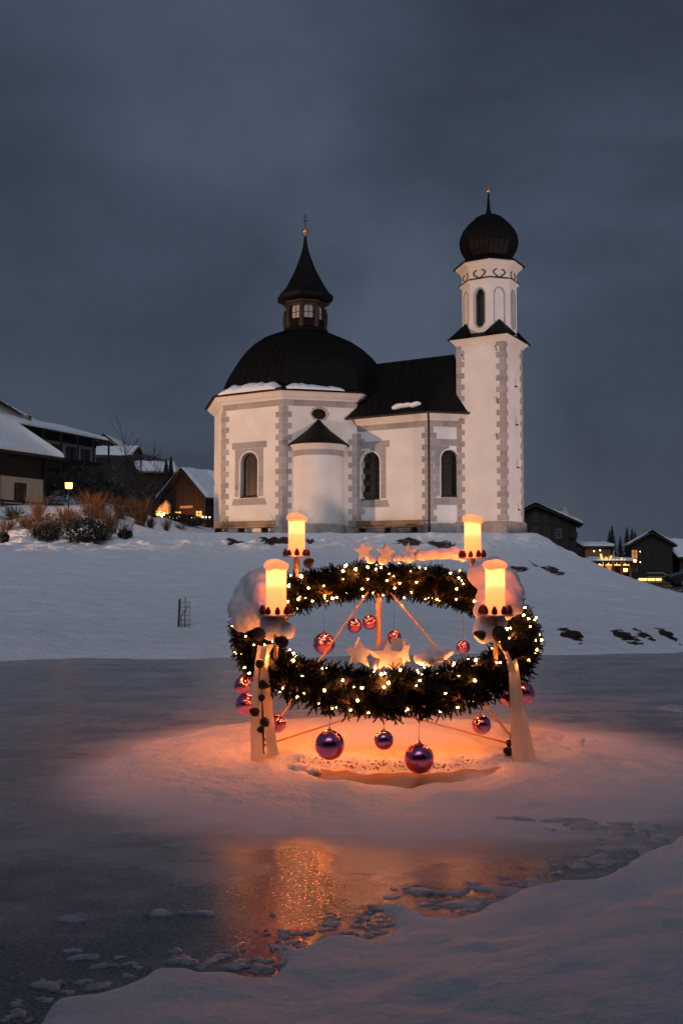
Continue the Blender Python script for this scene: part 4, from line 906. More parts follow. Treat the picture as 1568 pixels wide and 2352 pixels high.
# candles on their plates
CANDLES = [((634, 1411), 9.03, 'glowing candle beside the tall snow heap, above the ribbon with two straight tails', 'of the candle above the two-tailed ribbon'),
           ((1137, 1411), 9.03, 'glowing candle against the wide snow heap, above the ribbon that flares out', 'of the candle above the flaring ribbon'),
           ((681, 1277), 11.15, 'glowing candle on the raised back of the wreath with no snow heap beside it', 'of the back candle with no snow heap'),
           ((1085, 1281), 11.15, 'glowing candle on the raised back of the wreath at the end of the snow ridge', 'of the back candle beside the snow ridge')]
for ci, ((u, v), Yc, lab, lab2) in enumerate(CANDLES):
    p = P(u, v, Yc); x, y, z = p
    # post and plate belong to the wreath
    rp, th = ring_by_u(u, Yc < 10); MB().tube([(x, y, rp[2] + .05), (x, y, z - .012)], .032 if ci > 1 else .024, 10).build('candle_post', M['pole'] if ci > 1 else M['palewood'], wreath, True)
    MB().lathe((x, y), [(0.0, z - .012), (.172, z - .012), (.175, z - .006), (.172, z), (0, z)], 32).build('plate', M['plate'], wreath)
    c = empty('candle', (x, y, z), lab, 'candle', 'four glowing candles of the wreath'); hgt = .46 if ci < 2 else .445; rad = .098 if ci != 1 else .094
    mb = MB().lathe((x, y), [(0, z + .001), (rad * .985, z + .001), (rad, z + .012), (rad, z + hgt - .01), (rad * .97, z + hgt), (0, z + hgt)], 36); mb.build('wax_body', M['wax'], c, True)
    rr = np.random.default_rng(30 + ci); bl = [((x + .02 * math.cos(a), y + .02 * math.sin(a), z + hgt + .02), .075, 1, 1, .55) for a in (0, 2, 4)]
    bl += [((x + .07 * math.cos(a), y + .07 * math.sin(a), z + hgt + .008 + rr.uniform(-.012, .014)), .052 + rr.uniform(0, .014), 1, 1, .75) for a in np.linspace(0, 5.6, 8)]
    bl += [((x + (-.03 if ci in (0, 2, 3) else .02), y, z + hgt + .045), .06, 1.3, 1, .6)]
    blob('snow_cap', bl, M['snowcap'], c, voxel=.014, noise=.010, nscale=12, seed=ci)
    for k in range(9):
        a = 2 * math.pi * k / 9 + ci; cone((x + .137 * math.cos(a), y + .137 * math.sin(a), z + .001), rr.uniform(.062, .078), (0, 0, rr.uniform(0, 6)), 'small reddish pine cone standing on the plate ' + lab2, 'pine cones round the candles')
# larger cones tucked in the fir
for (u, v, Yc, s_, lab) in [(600, 1462, 8.98, .13, 'large dark pine cone tucked in the fir beside the two-tailed ribbon'), (656, 1478, 8.80, .12, 'large dark pine cone in the fir under the candle beside the tall snow heap'), (1150, 1462, 8.80, .15, 'large dark pine cone in the fir under the candle against the wide snow heap'), (1115, 1462, 8.80, .10, 'medium dark pine cone next to the large one below the wide snow heap'), (702, 1296, 11.1, .12, 'dark pine cone on the wreath back beside the candle with no snow heap'), (1152, 1485, 8.78, .12, 'dark pine cone in the fir just above the flaring ribbon')]:
    q = P(u, v, Yc); cone(q, s_, (R(70), R(random.uniform(-30, 30)), random.uniform(0, 6)), lab, 'large cones in the fir', CMD)
def cone_string(pix, Yc, top, label, lab2):
    r_ = empty('cone_string', P(*pix[-1], Yc), label, 'cone string'); pts = [P(*top, Yc + .05)] + [P(u, v, Yc) for u, v in pix]
    MB().tube(pts, .006, 5).build('cord', M['darktwig'], r_)
    for i, (u, v) in enumerate(pix):
        o = bpy.data.objects.new('pine_cone', CMD); COL.objects.link(o); o.parent = r_; o.location = Vector(P(u, v, Yc - .02)) - origin_of(r_); s_ = .085 + .015 * math.sin(i * 2.2); o.scale = (s_, s_, s_ * .9); o.rotation_euler = (R(60 + 50 * (i % 3)), R(40 * (i % 2)), i * 1.7)
cone_string([(597, 1528), (594, 1570), (601, 1596), (592, 1638), (604, 1654), (594, 1670)], 8.93, (602, 1490), 'dark string of pine cones hanging in front of the two-tailed ribbon', '')
cone_string([(1168, 1605), (1177, 1662), (1170, 1700), (1171, 1728), (1172, 1750)], 9.12, (1164, 1560), 'dark string of pine cones hanging down the leg beside the flaring ribbon', '')

# ribbons
def tail(rows, Yc, fold, seed, parent):
    mb = MB(); N_ = 26; K = 8; vs = [r_[0] for r_ in rows]
    for i in range(N_ + 1):
        v = vs[0] + (vs[-1] - vs[0]) * i / N_; a = np.interp(v, vs, [r_[1] for r_ in rows]); b = np.interp(v, vs, [r_[2] for r_ in rows])
        for j in range(K + 1):
            f_ = j / K; y = Yc + fold * (.3 + .7 * i / N_) * math.sin(f_ * 5.0 + seed + .9 * math.sin(i * .12 + seed)) + .015 * math.sin(i * .3 + seed); q = P(a + (b - a) * f_, v + 3 * math.sin(f_ * 2 + seed), y); mb.v.append(tuple(q))
    for i in range(N_):
        for j in range(K): a = i * (K + 1) + j; mb.f.append((a, a + 1, a + K + 2, a + K + 1))
    mb.build('tail', M['cloth'], parent, True)
rb = empty('ribbon', P(607, 1745, 9.0), 'cream cloth ribbon with two straight tails hanging from the wreath to the snow', 'ribbon')
tail([(1482, 592, 613), (1520, 586, 608), (1600, 578, 600), (1690, 575, 602), (1748, 576, 606)], 8.93, .016, 0, rb)
tail([(1480, 606, 632), (1500, 604, 620), (1540, 602, 616), (1600, 603, 624), (1690, 609, 633), (1736, 614, 641)], 9.04, .018, 2, rb)
rb = empty('ribbon', P(1200, 1752, 9.05), 'cream cloth ribbon flaring out from the wreath down to the snow', 'ribbon')
tail([(1476, 1140, 1149), (1500, 1158, 1168), (1540, 1167, 1184), (1600, 1170, 1192), (1680, 1172, 1207), (1752, 1176, 1208)], 8.95, .018, 1, rb)
tail([(1515, 1172, 1186), (1560, 1180, 1194), (1640, 1184, 1205), (1700, 1190, 1220), (1750, 1203, 1232)], 9.06, .016, 3, rb)

# baubles
B = [(744, 1478, 25, 0, 'large mauve bauble inside the wreath, hanging left of the star pair'), (814, 1437, 17, 0, 'small mauve bauble behind the sloping pole inside the wreath'), (849, 1429, 17, 0, 'small mauve bauble hanging next to the upright pole inside the wreath'), (905, 1464, 16.5, 0, 'small mauve bauble hanging behind the front stars beside the upright pole'), (1063, 1486, 16, 0, 'small mauve bauble half hidden by the fir near the front snow ridge'),
     (557, 1574, 19.5, 1, 'small mauve bauble at the outer side of the two-tailed ribbon, the higher one'), (566, 1617, 25, 0, 'large dark violet bauble half behind the two-tailed ribbon'), (637, 1662, 20, 1, 'mauve bauble peeping out beside the inner tail of the two-tailed ribbon'), (757, 1711, 33.5, 1, 'big violet bauble hanging low beside the sloping brace'), (881, 1700, 22, 1, 'small violet bauble between the two big low hanging ones'), (962, 1742, 33.5, 1, 'big violet bauble, the lowest one, just above the melt pool'), (1105, 1665, 21.5, 1, 'violet bauble in front of the strut near the flaring ribbon'), (1201, 1592, 26, 0, 'large mauve bauble half behind the flaring ribbon, the outer one'), (1168, 1600, 22, 0, 'mauve bauble mostly hidden between cone string and flaring ribbon'), (574, 1545, 16, 0, 'small mauve bauble hidden behind the top of the two-tailed ribbon')]
for (u, v, r_, fr, lab) in B:
    rp, th = ring_by_u(u, bool(fr)); yb = 8.42 if v > 1690 else rp[1]; c = P(u, v, yb); rad = r_ * yb / FPX
    b = empty('bauble', c, lab, 'bauble', 'baubles hanging from the wreath')
    MB().ball(c, rad, 40).build('sphere', M['bauble_big'] if r_ > 30 else M['bauble'], b, True)
    MB().lathe(c[:2], [(rad * .17, c[2] + rad * .965), (rad * .17, c[2] + rad * 1.10), (rad * .06, c[2] + rad * 1.13), (rad * .05, c[2] + rad * 1.24), (0, c[2] + rad * 1.25)], 12).build('cap', M['cap'], b)
    MB().tube([(c[0], c[1], c[2] + rad * 1.2), (c[0], c[1], max(rp[2] - .12, c[2] + rad * 1.4))], .0022, 4).build('thread', M['thread'], b)

# stars: flat wooden boxes with five points
def star(u, v, Yc, r_px, yaw, roll, label, group, thick=.10, parent=None):
    c = P(u, v, Yc); r_ = r_px * Yc / FPX; lp = []
    for i in range(10):
        a = math.pi / 2 + math.pi * i / 5 + R(roll); q = r_ if i % 2 == 0 else r_ * .45; lp.append((q * math.cos(a), q * math.sin(a)))
    mb = MB(); cw, sw = math.cos(R(yaw)), math.sin(R(yaw))
    T = lambda x_, d_, z_: (c[0] + x_ * cw - d_ * sw, c[1] + x_ * sw + d_ * cw, c[2] + z_)
    b_ = [(x_ * .93, z_ * .93) for x_, z_ in lp]
    n = 10; vs = [T(x_, .004, z_) for x_, z_ in lp] + [T(x_, thick, z_) for x_, z_ in lp] + [T(x_ * .985, 0, z_ * .985) for x_, z_ in lp]
    mb.add(vs, [tuple(range(20, 30)), tuple(range(19, 9, -1))] + [(i, (i + 1) % n, n + (i + 1) % n, n + i) for i in range(n)] + [(20 + i, 20 + (i + 1) % n, (i + 1) % n, i) for i in range(n)])
    tag(mb.build('wooden_star', M['whitewood']), label, 'star', group)
SG = 'white wooden stars on the wreath'
star(835, 1266, 11.25, 25, -6, 6, 'white wooden star at the free end of the row on the wreath back', SG)
star(887, 1270, 11.22, 24, 10, -6, 'white wooden star in the middle of the row on the wreath back', SG)
star(940, 1271, 11.28, 24, -14, 10, 'tilted white wooden star next to the snow ridge on the wreath back', SG)
star(826, 1503, 8.78, 38, 5, 0, 'white wooden star facing straight out on the wreath front', SG, .12)
star(888, 1508, 8.72, 39, 28, -4, 'turned white wooden star next to the straight one on the wreath front', SG, .12)
star(930, 1500, 8.95, 36, 62, 16, 'edge-on white wooden star leaning towards the front snow ridge', SG, .12)
star(601, 1338, 9.52, 36, 12, 8, 'white wooden star sunk in the tall snow heap', SG)
star(1180, 1340, 9.52, 34, 60, 10, 'white wooden star sticking out high on the wide snow heap', SG)
star(1176, 1392, 9.36, 27, 50, -12, 'small white wooden star at the foot of the wide snow heap', SG)
# snow heaps on the wreath
def heap(px, label, seed, vox=.016, nz=.022): 
    bl = [(P(u, v, y), r_ * y / FPX, *(sc if sc else (1, 1, 1))) for u, v, y, r_, *sc in px]
    tag(blob('snow_heap', bl, M['snow_soft'], voxel=vox, noise=nz, nscale=6, seed=seed, smooth_n=30), label, 'snow', 'snow heaps on the wreath')
heap([(556, 1395, 9.58, 36), (566, 1365, 9.63, 32), (585, 1335, 9.63, 30), (600, 1345, 9.53, 42), (612, 1375, 9.38, 42), (590, 1400, 9.48, 44), (622, 1408, 9.23, 34), (560, 1425, 9.48, 30), (640, 1436, 9.08, 26), (660, 1450, 9.03, 20), (625, 1440, 9.13, 30)], 'tall snow heap on the wreath beside the glowing candle', 5)
heap([(1105, 1322, 9.53, 34), (1128, 1318, 9.48, 40), (1155, 1335, 9.48, 40), (1175, 1365, 9.43, 34), (1160, 1385, 9.38, 38), (1130, 1370, 9.43, 40), (1180, 1392, 9.38, 26), (1112, 1405, 9.23, 28), (1118, 1432, 9.13, 28), (1112, 1452, 9.08, 24), (1135, 1430, 9.13, 26)], 'wide snow heap with a snow column on the wreath behind a candle', 6)
heap([(850, 1283, 11.3, 12), (880, 1284, 11.3, 12), (910, 1283, 11.3, 13), (938, 1281, 11.3, 14), (968, 1276, 11.3, 14), (990, 1274, 11.3, 16), (1015, 1273, 11.3, 17), (1040, 1272, 11.3, 17), (1060, 1275, 11.3, 16)], 'long snow ridge on the back of the wreath between star and candle', 7)
heap([(962, 1512, 8.92, 18), (985, 1508, 8.92, 20), (1010, 1504, 8.95, 18), (1030, 1498, 8.98, 14)], 'snow ridge on the front of the wreath beside the stars', 8)

# ================================================================== VILLAGE
class House:
    """gabled house: centre c, ridge direction angle, length L, width Wd, base z, eave z, ridge z"""
    def __init__(s, name, c, ang, L, Wd, zb, ze, zr, over, wallm, roofm, label, cat='house', snow=True, gable=None):
        s.c = np.array(c[:2], float); s.d = direc(ang); s.p = np.array([s.d[1], -s.d[0]]); s.L, s.W, s.zb, s.ze, s.zr = L, Wd, zb, ze, zr
        s.root = empty(name, (*s.c, zb), label, cat); a, w = L / 2, Wd / 2; wz = ze + (zr - ze) * 0.0
        q = lambda t, o, z: (*(s.c + s.d * t + s.p * o), z)
        mb = MB(); mb.add([q(-a, w, zb - 1), q(a, w, zb - 1), q(a, -w, zb - 1), q(-a, -w, zb - 1), q(-a, w, ze), q(a, w, ze), q(a, -w, ze), q(-a, -w, ze)], [(0, 1, 5, 4), (1, 2, 6, 5), (2, 3, 7, 6), (3, 0, 4, 7)]); mb.build('wall', wallm, s.root)
        for sg, nm in ((-1, 'gable'), (1, 'gable')):
            MB().prism([q(sg * a, w, ze), q(sg * a, -w, ze), q(sg * a, 0, zr - .03)], (*(s.d * -sg * .1), 0)).build(nm, gable or wallm, s.root)
        A = a + over; sl = (zr - ze) / w; o2 = w + over; z2 = ze - sl * over; th = .16
        for sg in (1, -1):
            mb = MB().add([q(-A, sg * o2, z2), q(A, sg * o2, z2), q(A, 0, zr), q(-A, 0, zr), q(-A, sg * o2, z2 + th), q(A, sg * o2, z2 + th), q(A, sg * .001, zr + th), q(-A, sg * .001, zr + th)], [(0, 1, 2, 3), (4, 5, 6, 7), (0, 1, 5, 4), (1, 2, 6, 5), (3, 0, 4, 7)]); rf = mb.build('roof', roofm, s.root)
            if snow:
                n = 10; m_ = MB(); hh = .22
                for i in range(n + 1):
                    t = -A + .03 + (2 * A - .06) * i / n
                    for j, (f_, h_) in enumerate(((.005, 0.005), (.012, hh * .7), (.08, hh), (.5, hh * 1.05), (1.0, hh * 1.1))):
                        o_ = sg * (o2 - .02) * (1 - f_); zz = z2 + th + sl * (o2) * f_ + h_ + (.03 * math.sin(i * 1.9 + j) if 0 < j else 0); m_.v.append(q(t, o_ + sg * .002, zz))
                for i in range(n):
                    for j in range(4): k = i * 5 + j; m_.f.append((k, k + 5, k + 6, k + 1))
                for i in (0, n): m_.f.append(tuple(i * 5 + j for j in range(5)))
                m_.build('roof_snow', M['snow'], rf, True)
    def on(s, side, t, z, out=0.0):
        """point on a wall: 'r' the +p side, 'l' the -p side, 'f' the -d gable end, 'b' the other"""
        a, w = s.L / 2, s.W / 2
        if side == 'r': q = s.c + s.d * t + s.p * (w + out)
        elif side == 'l': q = s.c + s.d * t - s.p * (w + out)
        elif side == 'f': q = s.c - s.d * (a + out) + s.p * t
        else: q = s.c + s.d * (a + out) + s.p * t
        return np.array([*q, z])
    def slab(s, side, t0, t1, z0, z1, o0, o1, m, name, parent=None):
        mb = MB(); v = [s.on(side, t, z, o) for o in (o0, o1) for (t, z) in ((t0, z0), (t1, z0), (t1, z1), (t0, z1))]
        mb.add(v, [(0, 1, 2, 3), (7, 6, 5, 4), (0, 4, 5, 1), (1, 5, 6, 2), (2, 6, 7, 3), (3, 7, 4, 0)]); return mb.build(name, m, parent or s.root)
    def window(s, side, t, z, w, h, glow=None, frame=None, o=0.0):
        f = s.slab(side, t - w / 2 - .07, t + w / 2 + .07, z - .07, z + h + .07, .002 + o, .03 + o, frame or M['shutterwood'], 'window'); f2 = s.slab(side, t - w / 2, t + w / 2, z, z + h, .031 + o, .045 + o, glow or M['winglass'], 'pane', f)
        s.slab(side, t - .025, t + .025, z, z + h, .046 + o, .06 + o, frame or M['shutterwood'], 'mullion', f)
        s.slab(side, t - w / 2, t + w / 2, z + h * .62, z + h * .62 + .04, .061 + o, .07 + o, frame or M['shutterwood'], 'transom', f)
    def boards(s, side, t0, t1, z0, ztop, m, step=.28):
        n = int((t1 - t0) / step)
        for i in range(n):
            a = t0 + i * step; zt = ztop((a + step / 2)); s.slab(side, a + .012, a + step - .012, z0, zt, .003, .022 + .008 * (i % 2), m, 'board')
# --- left: near house with snow roof
dA = np.array([.431, .902]); nA = np.array([-.902, .431]); E1 = np.array([-17.0, 56.6])
cA = E1 - dA * 6.0 + nA * 4.6
hA = House('house', cA, math.degrees(math.atan2(*dA[::-1])), 11.0, 7.2, 5.0, 8.45, 10.5, .8, M['darkwood'], M['shutterwood'], 'low dark timber house with deep snowy roof and beige ground floor', 'house')
for t0, t1 in ((-5.5, -2.0), (-1.9, 1.6), (1.72, 5.3)): hA.slab('r', t0, t1, 5.15, 6.75, .003, .05, M['stucco'], 'stucco_panel')
for t in (-1.95, 1.66, 5.36): hA.slab('r', t - .08, t + .08, 4.4, 8.0, .055, .16, M['darkwood'], 'post')
for t in (-3.2, 3.4): hA.window('r', t, 5.35, .8, 1.0, M['glass_dark'], M['shutterwood'], .05)
for k in range(4): hA.slab('r', -5.5, 5.9, 4.55 + .2 * k, 4.68 + .2 * k, 1.1, 1.15, M['darkwood'], 'rail')
for k in range(8): hA.slab('r', -5.4 + 1.6 * k, -5.3 + 1.6 * k, 4.1, 5.3, 1.04, 1.10, M['darkwood'], 'rail_post')
# --- hotel with balconies
dB = np.array([.372, .928]); nB = np.array([-.928, .372]); E0 = np.array([-25.6, 73.4]); LB = 12.0
cB = E0 + dB * (LB / 2 - .4) + nB * 4.2
hB = House('hotel', cB, math.degrees(math.atan2(*dB[::-1])), LB - 1.4, 6.8, 8.0, 12.75, 13.75, .8, M['stucco'], M['shutterwood'], 'chalet hotel with long dark balcony and thin snow on its flat roof', 'hotel', gable=M['darkwood'])
hB.slab('r', -5.3, 5.3, 11.95, 12.7, .004, .06, M['darkwood'], 'boarded_band')
for k in range(5): hB.window('r', -4.2 + 2.0 * k, 10.6, 1.2, 1.0, None, M['darkwood'])
for k in range(4): hB.window('r', -3.4 + 2.2 * k, 7.9, .9, 1.4, None, M['darkwood'])
hB.slab('r', -5.6, 5.7, 9.55, 10.45, 1.05, 1.13, M['darkwood'], 'balcony_front'); hB.slab('r', -5.6, 5.7, 9.4, 9.54, .002, 1.2, M['darkwood'], 'balcony_floor')
for k in range(6): hB.slab('r', -5.5 + 2.2 * k, -5.36 + 2.2 * k, 8.0, 12.5, 1.14, 1.26, M['darkwood'], 'post')
ch = P(56, 962, 78); MB().box(ch[0] - .5, ch[0] + .5, ch[1] - .4, ch[1] + .4, 12.4, 14.0).build('chimney', M['stone'], hB.root)
# --- gable behind
pg = P(17, 925, 88); hG = House('house', (pg[0] - 1.2, pg[1] + 4), 94, 8, 5.6, 9, pg[2] - 1.5, pg[2], .7, M['stucco'], M['shutterwood'], 'pale gabled house rising behind the hotel roof', 'house')
hG.window('f', 1.3, pg[2] - 2.6, .8, .8)
# --- wooden chalet with orange gable and its lower wing
pc_ = P(240, 1001, 98); hC = House('chalet', (pc_[0], pc_[1] + 3.5), 88, 6, 4.2, 10, pc_[2] - 1.55, pc_[2] - .1, .45, M['orangewood'], M['orangewood'], 'wooden chalet with orange bargeboards on its gable', 'chalet', gable=M['darkwood'])
pw = P(258, 1050, 91); hW = House('chalet', (pw[0], pw[1] + 1.9), -6, 4.0, 3.4, 9.5, pw[2] + .15, pw[2] + .95, .35, M['orangewood'], M['shutterwood'], 'long low wooden wing with an even white snow roof', 'chalet')
hW.window('r', -1.2, pw[2] - 1.35, .5, .9); hW.window('r', 1.2, pw[2] - 1.35, .5, .9)
hW.boards('r', -2.0, 2.0, pw[2] - 2.5, lambda t: pw[2] - 1.5, M['orangewood'], .3)
ps = P(258, 1066, 87); hS = House('garden_shed', (ps[0], ps[1] + .6), -3, 1.5, 1.2, ps[2] - 2.0, ps[2] - .05, ps[2] + .25, .12, M['shutterwood'], M['darkwood'], 'small brown shed with a thick white snow roof', 'shed')
pD = P(336, 1082, 84); hD = House('house', (pD[0] + .3, pD[1] + 2.2), 14, 3.0, 4.0, pD[2] - 3, pD[2] - .05, pD[2] + .75, .35, M['shutterwood'], M['orangewood'], 'small house under snow behind the bare tree', 'house')
pD2 = P(398, 1098, 92); House('house', (pD2[0] + .8, pD2[1] + 2.2), 92, 5.0, 3.6, pD2[2] - 3, pD2[2] - .6, pD2[2] + .5, .35, M['shutterwood'], M['orangewood'], 'distant house showing a bit of roof behind the barn', 'house')
# --- nativity barn
bd = direc(58); bp = np.array([bd[1], -bd[0]]); pa_ = P(415, 1084, 71.0); bz = 4.75
cb = pa_[:2] + bd * 3.0
hE = House('nativity_barn', cb, 58, 5.2, 4.3, bz, 6.75, 8.6, .45, M['darkwood'], M['shutterwood'], 'dark board barn with glowing windows and a row of small flames', 'barn')
hE.boards('f', -2.15, 2.15, bz, lambda t: 6.65 + 1.8 * (1 - abs(t) / 2.15), M['shutterwood'], .27)
for t in (-.55, 1.55): hE.window('f', t, bz + .25, .55, .55, M['window_glow'], M['darkwood'])
hE.slab('f', -.3, .95, bz + 1.05, bz + 1.25, .05, .08, M['palewood'], 'sign_plank')
q0 = P(356, 1200, 69.5); q1 = P(387, 1200, 70.3); wz = 4.6
sw = empty('stone_wall', (*q0[:2], wz), 'small beige gable wall lit orange beside the barn', 'wall')
dw = np.array([*(q1 - q0)[:2], 0]); MB().prism([(q0[0], q0[1], wz - .5), (q1[0], q1[1], wz - .5), (q1[0], q1[1], wz + 1.45), ((q0 * .2 + q1 * .8)[0], (q0 * .2 + q1 * .8)[1], wz + 1.75), (q0[0], q0[1], wz + .95)], (.1, .3, 0)).build('wall', M['stucco'], sw)
for i in range(15):
    u = 366 + 8.2 * i + random.uniform(-1.5, 1.5); p = P(u, 1190 - (1.5 if i > 10 else 0), 67.6); 
    c = empty('lantern_candle', (p[0], p[1], p[2] - .06), 'small candle flame in the row on the hedge before the barn', 'candle', 'candle row before the barn')
    MB().lathe(p[:2], [(0, p[2] - .15), (.05, p[2] - .15), (.05, p[2] - .02), (0, p[2] - .02)], 8).build('wax', M['palewood'], c); MB().ball((p[0], p[1], p[2] + .03), .042 if i % 4 else .06, 8, 1, 1, 1.3).build('flame', M['flame'], c)
p = P(374, 1186, 69.2); c = empty('fire_bowl', (p[0], p[1], p[2] - .3), 'small fire glowing at the foot of the beige wall', 'fire'); MB().lathe(p[:2], [(.05, p[2] - .4), (.2, p[2] - .3), (.26, p[2] - .14), (.2, p[2] - .14)], 12).build('bowl', M['iron'], c)
mb = MB()
for k in range(6): a = k * 1.05; mb.lathe((p[0] + .1 * math.cos(a), p[1] + .1 * math.sin(a)), [(.07, p[2] - .15), (.09, p[2] - .02), (.05, p[2] + .14), (.0, p[2] + .28 - .03 * k)], 6)
mb.build('flames', M['fire'], c)

# --- plants -------------------------------------------------------
def bush(g, h, w, n, m, label, seed, name='bush', cat='bush', group=None, twigs=5, up=.9):
    rr = np.random.default_rng(seed); r_ = empty(name, g, label, cat, group); mb = MB()
    for i in range(n):
        a = rr.uniform(0, 6.283); b = np.array(g) + [rr.normal(0, w * .10), rr.normal(0, w * .10), -.08]; ln = h * rr.uniform(.55, 1.05); sp = w * .5 * math.sqrt(rr.random()); tip = np.array([math.cos(a) * sp, math.sin(a) * sp, ln * up])
        pts = [b + tip * np.array([f_ ** 1.3, f_ ** 1.3, f_]) + rr.normal(0, .012 * h, 3) * f_ for f_ in (0, .35, .7, 1)]; r0 = .010 * h ** .5 + .004
        mb.tube(pts, [r0, r0 * .75, r0 * .5, r0 * .22], 3, cap=False)
        for k in range(twigs):
            f_ = rr.uniform(.3, .95); s_ = pts[0] * (1 - f_) + pts[3] * f_; d = (pts[3] - pts[0]) * rr.uniform(.12, .3) + rr.normal(0, .09 * h, 3) + [0, 0, .03]; mb.tube([s_, s_ + d * .6, s_ + d], [r0 * .4, r0 * .3, r0 * .15], 3, cap=False)
    mb.build('stems', m, r_)
    return r_
def leafy(g, h, w, n, m, label, seed, name='shrub', cat='shrub', group=None, leaf=.08):
    rr = np.random.default_rng(seed); r_ = empty(name, g, label, cat, group); mb = MB()
    for i in range(8):
        a = rr.uniform(0, 6.28); mb.tube([np.array(g) + [0, 0, -.1], np.array(g) + [math.cos(a) * w * .2, math.sin(a) * w * .2, h * .4], np.array(g) + [math.cos(a) * w * .35, math.sin(a) * w * .35, h * .7]], [.03, .02, .008], 4, cap=False)
    mb.build('stems', M['darktwig'], r_)
    d = rr.normal(0, 1, (n, 3)); d /= np.linalg.norm(d, axis=1)[:, None]; rad = rr.uniform(.35, 1, n) ** .5 * (1 + .35 * fbm(d[:, 0] * 2.2 + seed, d[:, 1] * 2.2 + d[:, 2], seed, 3))
    c = np.array(g) + d * rad[:, None] * np.array([w / 2, w / 2, h / 2]) + [0, 0, h * .45]
    a = rr.normal(0, 1, (n, 3)); a /= np.linalg.norm(a, axis=1)[:, None]; b = np.cross(a, rr.normal(0, 1, (n, 3))); b /= np.linalg.norm(b, axis=1)[:, None]; s_ = leaf * rr.uniform(.6, 1.4, n)[:, None]
    V = np.stack([c - a * s_, c + b * s_ * .45, c + a * s_, c - b * s_ * .45], 1).reshape(-1, 3); np_object('foliage', V, np.arange(4 * n).reshape(-1, 4), m, r_)
def px_plant(fn, u, v, hp, wp, *a, y=None, **k):
    g = G(u, v) if y is None else np.array([*P(u, v, y)[:2], hz1(*P(u, v, y)[:2])]); s_ = g[1] / FPX; fn(g, hp * s_, wp * s_, *a, **k)
px_plant(bush, 222, 1190, 66, 80, 130, M['willow'], 'bushy golden willow shrub lit by the street lamp', 201)
px_plant(bush, 275, 1190, 55, 50, 70, M['willow'], 'smaller golden shrub leaning beside the lit willow shrub', 202)
px_plant(bush, 322, 1206, 66, 58, 150, M['willow'], 'tall upright brown shrub beside the snowy path', 203)
px_plant(bush, 88, 1196, 62, 50, 60, M['willow'], 'thin golden shrub in front of the beige house wall', 204)
px_plant(bush, 90, 1232, 62, 90, 80, M['twig'], 'wide bare red-brown shrub on the lower bank', 205)
px_plant(bush, 8, 1245, 50, 34, 40, M['twig'], 'bare shrub at the outer end of the bank', 206)
px_plant(bush, 255, 1222, 60, 70, 80, M['twig'], 'bare twiggy shrub growing behind the dark evergreen', 207)
px_plant(bush, 287, 1236, 46, 46, 40, M['twig'], 'small bare shrub with dark base beside the path', 208)
px_plant(bush, 383, 1219, 34, 28, 40, M['twig'], 'little bare bush in front of the barn hedge', 209)
px_plant(bush, 415, 1216, 22, 40, 40, M['twig'], 'low bare bush nearest the barn hedge', 210)
px_plant(leafy, 195, 1246, 62, 100, 1500, M['conifer'], 'large dark evergreen shrub on the snowy bank', 211)
px_plant(leafy, 110, 1240, 34, 66, 700, M['conifer'], 'low dark evergreen shrub under the bare red-brown shrub', 212)
px_plant(leafy, 288, 1236, 20, 34, 300, M['conifer'], 'tiny dark evergreen tuft beside the path', 213)
px_plant(leafy, 10, 1246, 22, 22, 300, M['conifer'], 'dark evergreen tuft at the outer end of the bank', 214)
px_plant(leafy, 440, 1226, 27, 60, 1100, M['conifer'], 'dark clipped hedge bush below the candle row, beside the octagon', 215, y=62)
px_plant(leafy, 402, 1222, 23, 60, 1000, M['conifer'], 'dark clipped hedge bush below the candle row, away from the octagon', 216, y=62.5)
for i, (u, v, hp_, wp_) in enumerate([(30, 1190, 34, 60), (150, 1196, 40, 60), (60, 1212, 36, 60), (130, 1222, 42, 60), (165, 1212, 50, 50), (300, 1188, 40, 50), (350, 1186, 44, 44), (240, 1240, 40, 60), (20, 1218, 32, 50), (345, 1212, 30, 30)]):
    px_plant(bush, u, v, hp_, wp_, 70, M['twig'] if i % 3 else M['darktwig'], 'bare brown shrub among the scrub of the garden bank', 250 + i, group='scrub on the garden bank')
rr = np.random.default_rng(77)
for i in range(26):
    x, y = rr.uniform(-24, -13.5), rr.uniform(58, 74); g = (x, y, hz1(x, y))
    (bush(g, rr.uniform(1.2, 2.6), rr.uniform(1.5, 2.6), 50, M['darktwig'], 'dark leafless thicket bush on the slope below the hotel', 300 + i, group='thicket below the hotel') if i % 2 else leafy(g, rr.uniform(1.0, 1.9), rr.uniform(1.6, 2.8), 500, M['conifer'], 'dark evergreen bush on the slope below the hotel', 300 + i, group='evergreens below the hotel', leaf=.14))
# columnar conifers
def column_tree(u, vtop, vbot, y, wpx, label, seed):
    g = P(u, vbot, y); s_ = y / FPX; h = (vbot - vtop) * s_; w = wpx * s_; r_ = empty('columnar_conifer', g, label, 'conifer', 'columnar conifers by the barn'); rr = np.random.default_rng(seed); n = 1600
    MB().tube([g + [0, 0, -.5], g + [0, 0, h * .8]], [.10, .03], 6).build('trunk', M['bark'], r_)
    z = rr.random(n); a = rr.uniform(0, 6.28, n); rad = w / 2 * np.sqrt(rr.uniform(.2, 1, n)) * (1 - z ** 3.5) * (.85 + .3 * rr.random(n)); c = np.stack([g[0] + rad * np.cos(a), g[1] + rad * np.sin(a), g[2] + z * h], 1)
    t = np.stack([np.cos(a) * .3, np.sin(a) * .3, np.ones(n)], 1) * (.22 * rr.uniform(.6, 1.4, n))[:, None]; b = np.stack([-np.sin(a), np.cos(a), 0 * a], 1) * .09
    V = np.stack([c - b, c + b, c + t], 1).reshape(-1, 3); np_object('crown', V, np.arange(3 * n).reshape(-1, 3), M['conifer'], r_)
